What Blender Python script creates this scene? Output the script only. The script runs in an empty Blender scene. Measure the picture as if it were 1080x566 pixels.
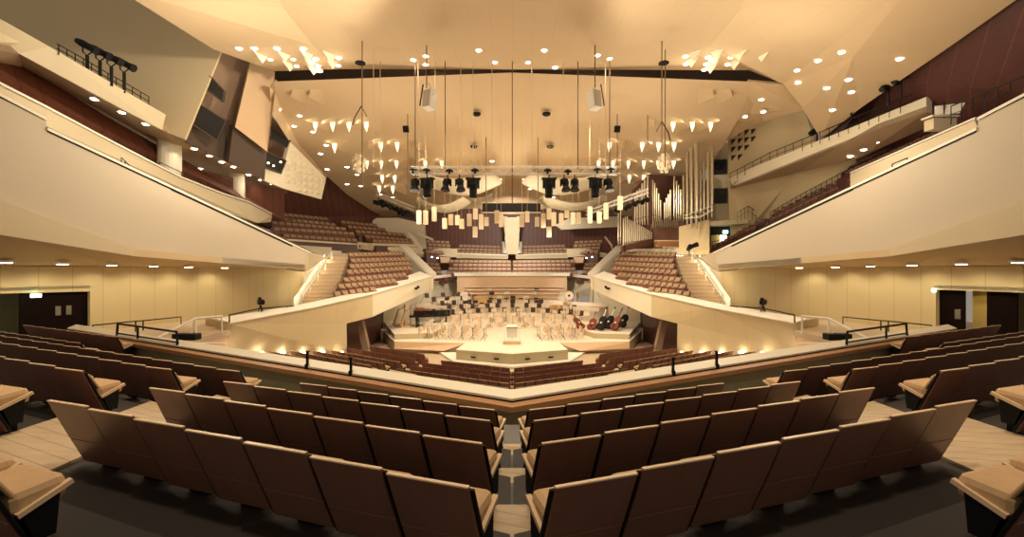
import bpy, math, random
from mathutils import Vector, Matrix
random.seed(7)
S = bpy.context.scene
COL = S.collection
F = 480.0; H = 6.45
V = Vector

def P(x, y, Y):                       # survey point: bearing, elevation, distance -> metres
    return V(((x-540)*Y/F, Y, H+(283-y)*Y/F))

# ------------------------------------------------------------------ materials
def newmat(name):
    m = bpy.data.materials.new(name); m.use_nodes = True
    return m, m.node_tree.nodes, m.node_tree.links, m.node_tree.nodes['Principled BSDF']

def mat(name, col, rough=.6, noise=.08, nscale=3.0, metal=0.0, bump=0.0, seam=None, spec=.5, stretch=None):
    """noise mottling, optional seam lines: (dirx, diry, dirz, spacing, width, darkness)"""
    m, N, L, B = newmat(name)
    tc = N.new('ShaderNodeTexCoord'); nz = N.new('ShaderNodeTexNoise')
    nz.inputs['Scale'].default_value = nscale; nz.inputs['Detail'].default_value = 4
    if stretch:
        mp = N.new('ShaderNodeMapping'); mp.inputs['Scale'].default_value = stretch
        L.new(tc.outputs['Object'], mp.inputs['Vector']); L.new(mp.outputs['Vector'], nz.inputs['Vector'])
    else:
        L.new(tc.outputs['Object'], nz.inputs['Vector'])
    mx = N.new('ShaderNodeMix'); mx.data_type = 'RGBA'
    c = V(col)
    mx.inputs['A'].default_value = (*(c*(1-noise)), 1); mx.inputs['B'].default_value = (*(c*(1+noise)), 1)
    L.new(nz.outputs['Fac'], mx.inputs['Factor'])
    out = mx.outputs['Result']
    for sm in (seam if isinstance(seam, list) else [seam] if seam else []):
        dx, dy, dz, sp, w, dk = sm
        dot = N.new('ShaderNodeVectorMath'); dot.operation = 'DOT_PRODUCT'
        dot.inputs[1].default_value = (dx, dy, dz); L.new(tc.outputs['Object'], dot.inputs[0])
        dv = N.new('ShaderNodeMath'); dv.operation = 'DIVIDE'; dv.inputs[1].default_value = sp
        L.new(dot.outputs['Value'], dv.inputs[0])
        fr = N.new('ShaderNodeMath'); fr.operation = 'FRACT'; L.new(dv.outputs[0], fr.inputs[0])
        lt = N.new('ShaderNodeMath'); lt.operation = 'LESS_THAN'; lt.inputs[1].default_value = w/sp
        L.new(fr.outputs[0], lt.inputs[0])
        m2 = N.new('ShaderNodeMix'); m2.data_type = 'RGBA'; m2.blend_type = 'MULTIPLY'
        L.new(lt.outputs[0], m2.inputs['Factor']); L.new(out, m2.inputs['A'])
        m2.inputs['B'].default_value = (dk, dk, dk, 1)
        out = m2.outputs['Result']
    L.new(out, B.inputs['Base Color'])
    B.inputs['Roughness'].default_value = rough; B.inputs['Metallic'].default_value = metal
    B.inputs['Specular IOR Level'].default_value = spec
    if bump:
        bp = N.new('ShaderNodeBump'); bp.inputs['Strength'].default_value = bump
        L.new(nz.outputs['Fac'], bp.inputs['Height']); L.new(bp.outputs['Normal'], B.inputs['Normal'])
    return m

def emat(name, col, strength):
    m, N, L, B = newmat(name)
    B.inputs['Base Color'].default_value = (*col, 1)
    B.inputs['Emission Color'].default_value = (*col, 1); B.inputs['Emission Strength'].default_value = strength
    m.cycles.emission_sampling = 'NONE'
    return m

def glassmat(name, col, alpha):
    m, N, L, B = newmat(name)
    B.inputs['Base Color'].default_value = (*col, 1); B.inputs['Roughness'].default_value = .15
    B.inputs['Alpha'].default_value = alpha
    return m

M = {}
M['ceil'] = mat('ceiling_plaster', (.63, .47, .29), .8, .04, .35, seam=(1, 0, 0, 1.05, .04, .94))
M['ceil_side'] = mat('ceiling_plaster_side', (.60, .44, .265), .8, .05, .35)
M['slot'] = mat('ceiling_slot', (.06, .035, .02), .9)
M['face'] = mat('balcony_plaster', (.58, .50, .385), .75, .03, .5)
M['cream'] = mat('cream_wall', (.62, .52, .35), .7, .04, .8)
M['pale'] = mat('pale_plaster', (.74, .66, .50), .7, .04, .8)
M['panelL'] = mat('wall_panels_left', (.56, .44, .235), .6, .05, .6, seam=(.268, .963, 0, 1.25, .035, .72))
M['panelR'] = mat('wall_panels_right', (.56, .44, .235), .6, .05, .6, seam=(-.268, .963, 0, 1.25, .035, .72))
M['bastL'] = mat('side_block_wall', (.60, .475, .27), .65, .04, .6, seam=(.4, .9, 0, 1.5, .03, .85))
M['coping'] = mat('coping_white', (.86, .81, .70), .6, .03, 1)
M['rest'] = mat('ledge_board', (.72, .64, .49), .5, .03, 1)
M['ledge'] = mat('ledge_wood', (.36, .17, .07), .45, .15, 2, stretch=(1, 1, 8))
M['wallgreen'] = mat('parapet_inner', (.30, .25, .14), .7, .05, 1)
M['soffit'] = mat('soffit_paint', (.42, .29, .17), .85, .04, .5)
M['soffitp'] = mat('soffit_pale', (.60, .46, .27), .8, .04, .5)
M['brown'] = mat('tower_brown', (.085, .055, .038), .8, .06, .5)
M['brownm'] = mat('tower_midbrown', (.27, .175, .115), .8, .06, .5)
M['tan'] = mat('tower_tan', (.58, .40, .24), .8, .04, .5)
M['olive'] = mat('upper_wall_olive', (.60, .47, .28), .8, .04, .5)
M['dark'] = mat('dark_void', (.012, .009, .007), .8)
M['wood'] = mat('wall_wood', (.115, .036, .022), .5, .35, 2.5, seam=[(1, .15, 0, .62, .06, 2.2), (1, .15, 0, .31, .03, .5)], stretch=(6, 6, .3))
M['woodR'] = mat('wall_wood_right', (.075, .02, .016), .5, .3, 1.5, seam=[(0, .545, .838, .9, .03, 2.2)], stretch=(3, 3, .3))
M['woodL'] = mat('wall_wood_left', (.13, .04, .02), .5, .4, 1.5, seam=[(.3, 1, 0, 1.0, .07, .5)], stretch=(3, 3, .3))
M['stage'] = mat('stage_boards', (.84, .73, .58), .55, .08, 1.5, seam=(0, 1, 0, .4, .015, .8))
M['stagef'] = mat('stage_fascia', (.50, .42, .26), .6, .05, 1)
M['stagew'] = mat('stage_wood', (.74, .51, .32), .5, .12, 2, stretch=(1, 1, 8))
M['floor'] = mat('hall_floor', (.50, .38, .25), .6, .1, 1.2)
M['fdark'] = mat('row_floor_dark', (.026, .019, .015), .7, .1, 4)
M['parq'] = mat('aisle_parquet', (.46, .33, .20), .5, .25, 2.5, seam=[(.35, .93, 0, .16, .012, .6)], stretch=(1, 5, 1))
M['grey'] = mat('aisle_slate', (.13, .12, .11), .6, .2, 6)
M['shell'] = mat('seat_shell', (.22, .105, .070), .34, .35, 3, stretch=(1, 1, .6), spec=.5)
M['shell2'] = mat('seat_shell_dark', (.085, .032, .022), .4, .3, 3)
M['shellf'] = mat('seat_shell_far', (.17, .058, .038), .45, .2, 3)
M['trim'] = mat('seat_trim_wood', (.70, .50, .31), .35, .1, 6)
M['uph'] = mat('seat_upholstery', (.50, .32, .165), .8, .1, 12)
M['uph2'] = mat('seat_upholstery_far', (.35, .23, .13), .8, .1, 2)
M['black'] = mat('black_metal', (.006, .006, .006), .5, .1, spec=.2)
M['gloss'] = mat('piano_black', (.008, .007, .007), .08, .0)
M['red'] = mat('piano_cover_red', (.22, .04, .03), .4, .1)
M['white'] = mat('white_paint', (.78, .74, .66), .5, .02)
M['steel'] = mat('pipe_tin', (.48, .40, .28), .28, .05, 3, metal=.75)
M['alu'] = mat('truss_aluminium', (.80, .76, .70), .4, .05, metal=.2)
M['cable'] = mat('cable_dark', (.12, .07, .035), .7)
M['cablel'] = mat('cable_light', (.62, .5, .34), .5)
M['chair'] = mat('stage_chair_wood', (.80, .62, .44), .5, .1, 4)
M['chaird'] = mat('stage_chair_pad', (.055, .028, .02), .6, .1, 4)
M['sheet'] = mat('desk_pale', (.80, .70, .56), .6, .05)
M['harp'] = mat('harp_gilt', (.62, .38, .15), .35, .1, 3)
M['bass'] = mat('bass_varnish', (.17, .03, .014), .35, .2, 3)
M['bassd'] = mat('bass_cover', (.007, .004, .004), .6, .1, spec=.15)
M['yel'] = mat('corridor_yellow', (.60, .45, .14), .6, .03)
M['gwall'] = mat('corridor_grey', (.30, .28, .19), .7, .03)
M['door'] = mat('door_dark', (.008, .004, .003), .9, .1, spec=.05)
M['lamp'] = emat('lamp_glow', (1, .88, .66), 14)
M['lamps'] = emat('lamp_soft', (1, .84, .58), 5)
M['litface'] = emat('pyramid_lit_face', (1, .86, .62), 1.0)  # glow given to the pyramids' lit faces, not a fixture
M['exit'] = emat('exit_glow', (.62, 1, .80), 5)
M['mesh'] = mat('loudspeaker_mesh', (.42, .36, .28), .6, .1)
M['glass'] = glassmat('balustrade_glass', (.85, .82, .72), .45)
M['win'] = mat('door_window', (.16, .14, .11), .2)
M['pend'] = mat('pendant_shade', (.74, .60, .40), .6, .04)

# ------------------------------------------------------------------ mesh building
class MB:
    def __init__(s): s.v = []; s.f = []; s.m = []; s.mats = []
    def mi(s, m):
        if m not in s.mats: s.mats.append(m)
        return s.mats.index(m)
    def add(s, vs, fs, m):
        b = len(s.v); k = s.mi(m); s.v += [tuple(v) for v in vs]
        for f in fs: s.f.append(tuple(b+i for i in f)); s.m.append(k)
    def prism(s, pts, vec, m):
        n = len(pts); vec = V(vec); a = [V(p) for p in pts]
        nr = V((0, 0, 0))
        for i in range(n): nr += a[i].cross(a[(i+1) % n])
        if nr.dot(vec) > 0: a.reverse()
        vs = a+[p+vec for p in a]
        fs = [tuple(range(n)), tuple(range(2*n-1, n-1, -1))]
        fs += [(i, i+n, (i+1) % n+n, (i+1) % n) for i in range(n)]
        s.add(vs, fs, m)
    def box(s, c, d, m, rot=None):
        c = V(c); hx, hy, hz = d[0]/2, d[1]/2, d[2]/2
        vs = [V((x, y, z)) for x in (-hx, hx) for y in (-hy, hy) for z in (-hz, hz)]
        if rot is not None: vs = [rot @ v for v in vs]
        s.add([c+v for v in vs], [(0, 1, 3, 2), (4, 6, 7, 5), (0, 4, 5, 1), (2, 3, 7, 6), (0, 2, 6, 4), (1, 5, 7, 3)], m)
    def tube(s, path, r, m, n=6, r2=None):
        path = [V(p) for p in path]
        rings = []
        for i, p in enumerate(path):
            d = (path[min(i+1, len(path)-1)]-path[max(i-1, 0)]).normalized()
            a = d.orthogonal().normalized(); b = d.cross(a)
            rr = r if r2 is None else r+(r2-r)*i/(len(path)-1)
            rings.append([p+(a*math.cos(t)+b*math.sin(t))*rr for t in [2*math.pi*k/n for k in range(n)]])
        # keep rings from twisting
        for i in range(1, len(rings)):
            best = min(range(n), key=lambda k: (rings[i][k]-rings[i-1][0]-(path[i]-path[i-1])).length)
            rings[i] = rings[i][best:]+rings[i][:best]
        vs = [v for r_ in rings for v in r_]; fs = []
        for i in range(len(rings)-1):
            for k in range(n):
                fs.append((i*n+k, i*n+(k+1) % n, (i+1)*n+(k+1) % n, (i+1)*n+k))
        fs += [tuple(range(n-1, -1, -1)), tuple(range((len(rings)-1)*n, len(rings)*n))]
        s.add(vs, fs, m)
    def lathe(s, prof, m, n=14, origin=(0, 0, 0), rot=None):
        o = V(origin); vs = []; fs = []
        for r, z in prof:
            for k in range(n):
                v = V((r*math.cos(2*math.pi*k/n), r*math.sin(2*math.pi*k/n), z))
                if rot is not None: v = rot @ v
                vs.append(o+v)
        for i in range(len(prof)-1):
            for k in range(n):
                fs.append((i*n+k, i*n+(k+1) % n, (i+1)*n+(k+1) % n, (i+1)*n+k))
        fs += [tuple(range(n-1, -1, -1)), tuple(range((len(prof)-1)*n, len(prof)*n))]
        s.add(vs, fs, m)
    def grid(s, rows, m, thick=None):
        R = len(rows); C = len(rows[0]); vs = [p for r in rows for p in r]
        fs = [(i*C+j, i*C+j+1, (i+1)*C+j+1, (i+1)*C+j) for i in range(R-1) for j in range(C-1)]
        if thick is not None:
            t = V(thick); b = len(vs); vs += [V(p)+t for p in vs]
            fs += [tuple(b+k for k in reversed(f)) for f in fs]
            bd = [(0, j) for j in range(C)]+[(i, C-1) for i in range(1, R)]+[(R-1, j) for j in range(C-2, -1, -1)]+[(i, 0) for i in range(R-2, 0, -1)]
            bd = [i*C+j for i, j in bd]
            for a, c in zip(bd, bd[1:]+bd[:1]): fs.append((a, a+b, c+b, c))
        s.add(vs, fs, m)
    def build(s, name, parent=None, loc=None, smooth=False, bevel=0):
        me = bpy.data.meshes.new(name); me.from_pydata(s.v, [], s.f)
        for m in s.mats: me.materials.append(M[m])
        me.polygons.foreach_set('material_index', s.m)
        if smooth: me.polygons.foreach_set('use_smooth', [True]*len(s.f))
        me.update(); o = bpy.data.objects.new(name, me); COL.objects.link(o)
        if loc is not None: o.location = loc
        if parent: o.parent = parent
        if bevel:
            b = o.modifiers.new('b', 'BEVEL'); b.width = bevel; b.segments = 2; b.limit_method = 'ANGLE'
        return o

def tag(o, label, cat, group=None, kind=None):
    o['label'] = label; o['category'] = cat
    if group: o['group'] = group
    if kind: o['kind'] = kind
    return o
def struct(o, label=None):
    o['kind'] = 'structure'
    if label: o['label'] = label
    return o
def empty(name, loc, rz=0):
    o = bpy.data.objects.new(name, None); COL.objects.link(o); o.location = loc; o.rotation_euler = (0, 0, rz); o.empty_display_size = .2
    return o
def dup(o, parent=None):
    c = o.copy(); COL.objects.link(c)
    if parent: c.parent = parent
    for ch in kids.get(o.name, []): 
        dup(ch, c)
    return c
kids = {}
def kid(o, par):
    kids.setdefault(par.name, []).append(o); return o

def slabpts(pts, t, toward=None):
    a = [V(p) for p in pts]; nr = V((0, 0, 0)); n = len(a); c = sum(a, V((0, 0, 0)))/n
    for i in range(n): nr += (a[i]-c).cross(a[(i+1) % n]-c)
    nr.normalize()
    ref = V(toward) if toward is not None else c-V((0, 0, H))
    if nr.dot(ref) < 0: nr = -nr
    return a, nr*t
def slab(name, pts, t, m, label=None, toward=None, kind=True, parent=None):
    a, v = slabpts(pts, t, toward); b = MB(); b.prism(a, v, m); o = b.build(name, parent)
    if kind: struct(o, label)
    return o

ORD = ['first', 'second', 'third', 'fourth', 'fifth', 'sixth', 'seventh', 'eighth', 'ninth', 'tenth', 'eleventh', 'twelfth', 'thirteenth', 'fourteenth', 'fifteenth', 'sixteenth', 'seventeenth', 'eighteenth', 'nineteenth', 'twentieth', 'twenty-first', 'twenty-second', 'twenty-third', 'twenty-fourth', 'twenty-fifth', 'twenty-sixth', 'twenty-seventh', 'twenty-eighth', 'twenty-ninth', 'thirtieth']
SIDE = {-1: 'left', 1: 'right'}
def mx(x, sg): return x if sg < 0 else 1080-x
def PM(x, y, Y, sg): return P(mx(x, sg), y, Y)

def light(kind, loc, energy, size=.2, col=(1, .80, .52), spot=None, aim=None, parent=None, blend=.6, name='light'):
    d = bpy.data.lights.new(name, kind); d.energy = energy; d.color = col
    if kind == 'AREA': d.size = size
    else: d.shadow_soft_size = size
    if kind == 'SPOT': d.spot_size = math.radians(spot or 100); d.spot_blend = blend
    o = bpy.data.objects.new(name, d); COL.objects.link(o); o.location = loc
    if aim is not None:
        o.rotation_euler = (V(aim)-V(loc)).to_track_quat('-Z', 'Y').to_euler()
    if parent:
        o.parent = parent; o.matrix_parent_inverse = Matrix.Translation(V(parent.location)).inverted()
    return o

# ================================================================== SEATS
W = .605
def make_seat(root, detail=True):
    """local frame: +Y is the way the sitter faces, origin on the floor under the top of the back"""
    b = MB(); w = .552
    def bp(y0, z0, y1, z1, t, ww, m, bb):    # tilted board
        d = V((0, y1-y0, z1-z0)).normalized(); n = V((0, d.z, -d.y))
        q = [V((-ww/2, y0, z0)), V((ww/2, y0, z0)), V((ww/2, y1, z1)), V((-ww/2, y1, z1))]
        bb.prism(q, n*t, m)
    bp(.275, .05, .165, .30, .022, w, 'shell', b)
    bp(.161, .308, 0, .69, .022, w, 'shell', b)
    bp(.285, .05, .022, .672, .02, .602, 'black', b)
    sh = kid(b.build('backrest_shell', root, bevel=.004), root)
    b = MB(); b.box((0, .010, .697), (w, .03, .012), 'trim')
    kid(b.build('top_rail', sh, bevel=.003), sh)
    b = MB()
    bp(.245, .34, .085, .62, .03, w-.07, 'uph', b)
    kid(b.build('back_cushion', root, bevel=.012), root)
    b = MB(); b.box((0, .33, .385), (w-.05, .30, .17), 'uph', Matrix.Rotation(math.radians(5), 3, 'X'))
    kid(b.build('seat_cushion', root, bevel=.05), root)
    for sx in (-1, 1):
        b = MB(); x = sx*(w/2-.018)
        b.prism([V((x-.02, .22, .30)), V((x+.02, .22, .30)), V((x+.02, .49, .405)), V((x-.02, .49, .405))], (0, -.01, .03), 'trim')
        b.prism([V((x-.012, .30, .12)), V((x-.012, .40, .12)), V((x-.012, .42, .385)), V((x-.012, .24, .30))], (.024, 0, 0), 'black')
        kid(b.build('armrest', root), root)
    b = MB(); b.box((0, .38, .06), (.24, .08, .12), 'black'); b.box((0, .37, .20), (.42, .10, .18), 'black')
    kid(b.build('pedestal', root), root)

proto = empty('auditorium_seat', (0, 0, 0))
make_seat(proto)
proto_used = [False]
def place_seat(p, rz, label, group):
    if not proto_used[0]:
        o = proto; proto_used[0] = True
    else: o = dup(proto)
    o.location = p; o.rotation_euler = (0, 0, rz)
    tag(o, label, 'seat', group)
    return o

TH = math.radians(20.7); CT, ST = math.cos(TH), math.sin(TH)
#        Y0   z_top(rel)
ROWS = {5: (1.47, -1.17), 4: (2.60, -1.25), 3: (3.75, -1.44), 2: (5.09, -1.70), 1: (6.45, -2.00), 0: (7.80, -2.31), -1: (8.90, -2.31)}
def row_pt(r, s, sg):
    Y0, z0 = ROWS[r]
    z = z0+(.0127*s if s <= 7.5 else .0176*s)
    return V((sg*(.23+s*W*CT), Y0+s*W*ST, H+z-.715))
ROWNAME = {5: 'rearmost', 4: 'nearest full', 3: 'third', 2: 'second', 1: 'front', 0: 'short outer', -1: 'foremost outer'}
nseat = 0
for sg in (-1, 1):
    for r, n, so, no in ((5, 0, 4.95, 3), (4, 7, 9.2, 2), (3, 7, 9.1, 4), (2, 7, 8.85, 9), (1, 6, 8.3, 14), (0, 0, 19.8, 7), (-1, 0, 19.8, 8)):
        gname = 'seats of the upper balcony, %s half' % SIDE[sg]
        for k in range(n):
            p = row_pt(r, k+.5, sg)
            place_seat(p, sg*TH*.93, 'brown-backed seat, %s from the centre aisle, %s row, %s half of the balcony' % (ORD[k], ROWNAME[r], SIDE[sg]), gname)
            nseat += 1
        for k in range(no):
            p = row_pt(r, so+k+.5, sg)
            place_seat(p, sg*TH*.93, 'brown-backed seat, %s beyond the %s side aisle, %s row' % (ORD[k], SIDE[sg], ROWNAME[r]), gname+' beyond the side aisle')
            nseat += 1

# near terraces
for sg in (-1, 1):
    b = MB(); order = [5, 4, 3, 2, 1, 0, -1]
    def fz(r, s): return row_pt(r, s, sg).z
    for i, r in enumerate(order):
        Y0 = ROWS[r][0]; back = (ROWS[r][0]-.30); 
        nxt = ROWS[order[i+1]][0]-.30 if i+1 < len(order) else Y0+.9
        segs = [(-.38, 7.5), (7.5, 17), (17, 30)]
        for s0, s1 in segs:
            if r == 5 and s0 < 0: s1 = 7.5
            if r in (0, -1) and s0 < 17: continue
            nx = nxt if not (r == 1 and s0 < 17) else Y0+1.25
            q = []
            for s, yb in ((s0, back), (s1, back), (s1, nx), (s0, nx)):
                pt = row_pt(r, max(s, 0), sg)
                X = sg*max(0, .23+s*W*CT); q.append(V((X, yb+s*W*ST, pt.z)))
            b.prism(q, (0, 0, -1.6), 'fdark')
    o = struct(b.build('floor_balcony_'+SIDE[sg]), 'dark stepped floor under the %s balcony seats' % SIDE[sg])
    # floor between the front row and the parapet, and side aisle parquet
    b = MB()
    for r, s0, s1 in ((5, 7.05, 8.95), (4, 7.05, 9.15), (3, 7.05, 9.05), (2, 7.05, 8.8), (1, 6.05, 8.25)):
        Y0 = ROWS[r][0]; bk, fr = Y0-.30, Y0+1.02+.04
        q = []
        for s, yb in ((s0, bk), (s1, bk), (s1, fr), (s0, fr)):
            pt = row_pt(r, s, sg); q.append(V((pt.x, yb+s*W*ST, pt.z+.005)))
        b.prism(q, (0, 0, .03), 'parq')
    tag(b.build('aisle_parquet'), 'light parquet steps of the %s side aisle between balcony seats' % SIDE[sg], 'aisle flooring', kind='structure')
# base under everything near
b = MB()
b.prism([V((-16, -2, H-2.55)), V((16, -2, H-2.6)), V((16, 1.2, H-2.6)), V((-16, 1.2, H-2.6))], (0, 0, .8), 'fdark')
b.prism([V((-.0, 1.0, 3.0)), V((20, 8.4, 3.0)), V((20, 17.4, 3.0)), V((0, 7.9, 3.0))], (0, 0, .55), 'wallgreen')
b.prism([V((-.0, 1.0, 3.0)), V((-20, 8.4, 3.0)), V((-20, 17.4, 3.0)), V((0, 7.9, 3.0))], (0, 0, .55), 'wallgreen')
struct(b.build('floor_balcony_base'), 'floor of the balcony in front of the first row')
# centre aisle steps
b = MB()
for i, r in enumerate((5, 4, 3, 2, 1)):
    Y0 = ROWS[r][0]; z = row_pt(r, 0, 1).z; nY = {5: 2.3, 4: 3.45, 3: 4.79, 2: 6.15, 1: 7.85}[r]
    for k in range(2):
        ya = Y0-.3+(nY-Y0+.3)*k/2; yb = Y0-.3+(nY-Y0+.3)*(k+1)/2
        zz = z+.02-(.12*k if r != 1 else 0)
        b.prism([V((-.23, ya, zz)), V((.23, ya, zz)), V((.23, yb, zz)), V((-.23, yb, zz))], (0, 0, -.3), 'parq' if k == 0 else 'grey')
struct(b.build('floor_centre_aisle'), 'narrow stepped centre aisle of parquet and slate')

# parapet in front of near balcony
PS = .475
def par_pt(X): return 8.36+PS*abs(X), H-2.31+.35*abs(X)/15.2
for sg in (-1, 1):
    n = V((sg*-.429, .903, 0))
    root = empty('balcony_parapet', (0, 8.36, 3)); root['kind'] = 'structure'; root['label'] = 'white-topped parapet with wooden ledge, %s half' % SIDE[sg]
    root.name = 'wall_parapet_'+SIDE[sg]
    def strip(prof, m, nm):
        b = MB(); rows = []
        for X in (0, 15.4):
            Y, z = par_pt(X)
            rows.append([V((sg*X, Y, z))+(n*d if X else V((0, d*1.1, 0)))+V((0, 0, dz)) for d, dz in prof])
        k = len(prof)
        b.add(rows[0]+rows[1], [(i, (i+1) % k, k+(i+1) % k, k+i) for i in range(k)]+[tuple(range(k)), tuple(range(2*k-1, k-1, -1))], m)
        o = b.build(nm); o.parent = root; o.matrix_parent_inverse = Matrix.Translation(root.location).inverted()
    strip([(.30, 0), (.06, -.10), (.06, -.15), (.34, -.15)], 'rest', 'book_rest')
    strip([(.05, -.14), (.05, -.19), (.30, -.19), (.30, -.14)], 'black', 'black_strip')  # plain black strip below the book rest
    strip([(-.12, -.20), (-.12, -.30), (.32, -.30), (.32, -.17), (.04, -.17)], 'ledge', 'wood_ledge')
    strip([(.0, -.30), (.0, -1.6), (.32, -3.9), (.32, -.30)], 'wallgreen', 'parapet_wall')
# rails on the parapet
for sg in (-1, 1):
    def pp(x, dz=0.0):                       # point over the parapet on bearing x
        t = abs(mx(x, sg)-540)/F; X = 8.45*t/(1-PS*t); Y, z = par_pt(X); return V((sg*X, Y+.1, z+dz))
    b = MB()
    pts = [pp(x, .28) for x in (124, 145, 166, 186)]
    b.tube([pp(123, -.1)]+pts+[pp(187, -.1)], .035, 'black'); b.tube([pp(145, -.1), pp(145, .28)], .03, 'black')
    b.tube([pp(123, -.02), pp(187, -.02)], .025, 'black')
    tag(b.build('guard_rail'), 'black bar guard rail on the %s parapet end by the side aisle' % SIDE[sg], 'railing')
    for x, nm in ((324, 'outer'), (370, 'inner')):
        b = MB(); q_ = pp(x, 0); b.box(q_+V((0, 0, -.02)), (.05, .05, .5), 'black'); b.box(q_+V((0, 0, .24)), (.09, .09, .02), 'black'); b.box(q_+V((0, -.03, -.15)), (.08, .05, .2), 'black')
        tag(b.build('rail_post'), 'short black post on the white parapet, %s one of the pair on the %s' % (nm, SIDE[sg]), 'post')

# ================================================================== LOWER STALLS + FAR SEATS
far = MB()
def far_seat(p, fx, fy, s=1.0, um='uph2', ww=.57):
    d = V((fx, fy, 0)).normalized(); r = V((d.y, -d.x, 0))
    def T(x, y, z): return p+r*x*s+d*y*s+V((0, 0, z*s))
    h = ww/2
    def bx(x0, x1, q, m):
        a = [T(x0, y, z) for y, z in q]; far.prism(a, r*((x1-x0)*s), m)
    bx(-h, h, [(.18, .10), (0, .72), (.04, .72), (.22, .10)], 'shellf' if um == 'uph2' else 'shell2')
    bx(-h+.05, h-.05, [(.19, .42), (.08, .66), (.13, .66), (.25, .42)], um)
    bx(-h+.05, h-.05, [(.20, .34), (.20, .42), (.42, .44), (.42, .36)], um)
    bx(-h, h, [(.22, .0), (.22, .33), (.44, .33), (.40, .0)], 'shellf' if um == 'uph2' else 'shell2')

L_LOW = math.radians(34.7); C_LOW = math.radians(27.4)
low_left = MB()
# side stalls rows: left end, direction toward the aisle
side_rows = [(-10.13, 32.2, 9, -5.49), (-11.4, 31.2, 11, -5.42), (-11.8, 29.5, 11, -5.27), (-12.3, 27.9, 11, -5.0), (-12.83, 26.2, 12, -4.69), (-13.28, 24.7, 13, -4.43), (-13.75, 23.05, 14, -4.12)]
for sg in (-1, 1):
    b = MB()
    for i, (x0, y0, n, zt) in enumerate(side_rows):
        d = V((math.cos(L_LOW), -math.sin(L_LOW), 0)); d.x *= -sg; nrm = V((-sg*math.sin(L_LOW), math.cos(L_LOW), 0))
        z = H+zt-.715; p0 = V((sg*-x0*1.0, y0, z))
        p0 = V((sg*abs(x0), y0, z))
        for k in range(n):
            p = p0+d*(W*(k+.55))
            if i >= 2:
                place_seat(p, sg*L_LOW, 'dark-backed seat, %s from the lit wall, %s row of the %s side stalls' % (ORD[k], ['', '', 'foremost but one', 'middle front', 'middle', 'middle rear', 'rearmost'][i], SIDE[sg]), 'seats of the side stalls, %s' % SIDE[sg]); nseat += 1
            else: far_seat(p, nrm.x, nrm.y)
        q = [p0-d*.6-nrm*.35, p0+d*(W*n+1.1)-nrm*.35, p0+d*(W*n+1.1)+nrm*1.35, p0-d*.6+nrm*1.35]
        if z > .1: b.prism([V((v.x, v.y, z-.005)) for v in q], (0, 0, -z), 'floor')
    struct(b.build('floor_stalls_'+SIDE[sg]), 'stepped floor of the %s side stalls' % SIDE[sg])
    b = MB()
    for j, (Y0, n, zt) in enumerate([(26, 8, -5.70), (24.8, 10, -5.70), (23.6, 11, -5.68), (22.4, 12, -5.64), (21.2, 12, -5.56), (20.0, 13, -5.46)]):
        d = V((sg*math.cos(C_LOW), math.sin(C_LOW), 0)); nrm = V((-sg*math.sin(C_LOW), math.cos(C_LOW), 0)); z = H+zt-.715
        for k in range(n):
            p = V((sg*.14, Y0, z))+d*(W*(k+.5))
            if j >= 3:
                place_seat(p, sg*C_LOW, 'dark-backed seat, %s from the centreline, %s row of the %s stalls' % (ORD[k], {3: 'third-last', 4: 'second-last', 5: 'last'}[j], SIDE[sg]), 'seats of the centre stalls, %s' % SIDE[sg]); nseat += 1
            else: far_seat(p, nrm.x, nrm.y)
        if z > .05:
            q = [V((0, Y0, z))-nrm*.0+V((0, -.35, 0)), V((0, Y0-.35, z))+d*(W*n+.5), V((0, Y0+.85, z))+d*(W*n+.5), V((0, Y0+.85, z))]
            b.prism(q, (0, 0, -z), 'floor')
    struct(b.build('floor_centre_stalls_'+SIDE[sg]), 'floor steps under the %s centre stalls' % SIDE[sg])
print('SEATS', nseat)

terr = {}
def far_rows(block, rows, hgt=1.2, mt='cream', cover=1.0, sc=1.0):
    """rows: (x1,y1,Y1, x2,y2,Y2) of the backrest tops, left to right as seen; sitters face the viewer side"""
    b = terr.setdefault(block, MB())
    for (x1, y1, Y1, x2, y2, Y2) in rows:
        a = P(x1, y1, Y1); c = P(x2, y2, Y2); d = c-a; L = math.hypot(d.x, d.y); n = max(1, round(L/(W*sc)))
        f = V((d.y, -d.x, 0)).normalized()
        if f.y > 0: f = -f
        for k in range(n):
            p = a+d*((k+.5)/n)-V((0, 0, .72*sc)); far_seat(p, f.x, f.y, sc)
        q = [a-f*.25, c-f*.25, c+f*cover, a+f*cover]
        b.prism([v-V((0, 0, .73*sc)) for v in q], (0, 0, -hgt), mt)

sideS = [(366, 266, 37, 423, 265, 44.2), (368, 272, 36.2, 429, 270.5, 43.7), (367, 278, 35.3, 430, 275, 43), (364, 284, 34.5, 432, 280, 42),
         (360, 292, 33.6, 427, 286.7, 40.2), (355, 299, 32.8, 416, 293, 37.8), (350.5, 307, 31.9, 395, 301.3, 35.0), (345, 314, 31, 371, 310.8, 32.5)]
upA = [(296.6, 224, 47, 345, 229, 52), (292, 228.5, 46, 353, 235, 51), (286, 232.5, 45, 364.5, 239.5, 50), (288, 239, 44, 373, 244.5, 49), (298, 246, 43, 376, 251.5, 48)]
upB = [(358.5, 232, 52, 397, 236, 56), (365.5, 237, 51, 406, 240.6, 55), (374, 242, 50, 427, 246, 54.5), (384, 247, 49.5, 435, 251.5, 54), (392, 252, 49, 435.5, 254, 53)]
backA = [(444, 252.5, 62, 474, 254, 63), (446, 256, 61, 475, 257.5, 62), (447, 259.5, 60, 475, 261, 61), (448.5, 263.5, 59, 474, 265, 60)]
backB = [(484, 257.5, 64, 532, 259, 65), (482, 261, 63, 532.5, 262.5, 64), (481, 264.5, 62, 532.5, 265.5, 63)]
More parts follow.
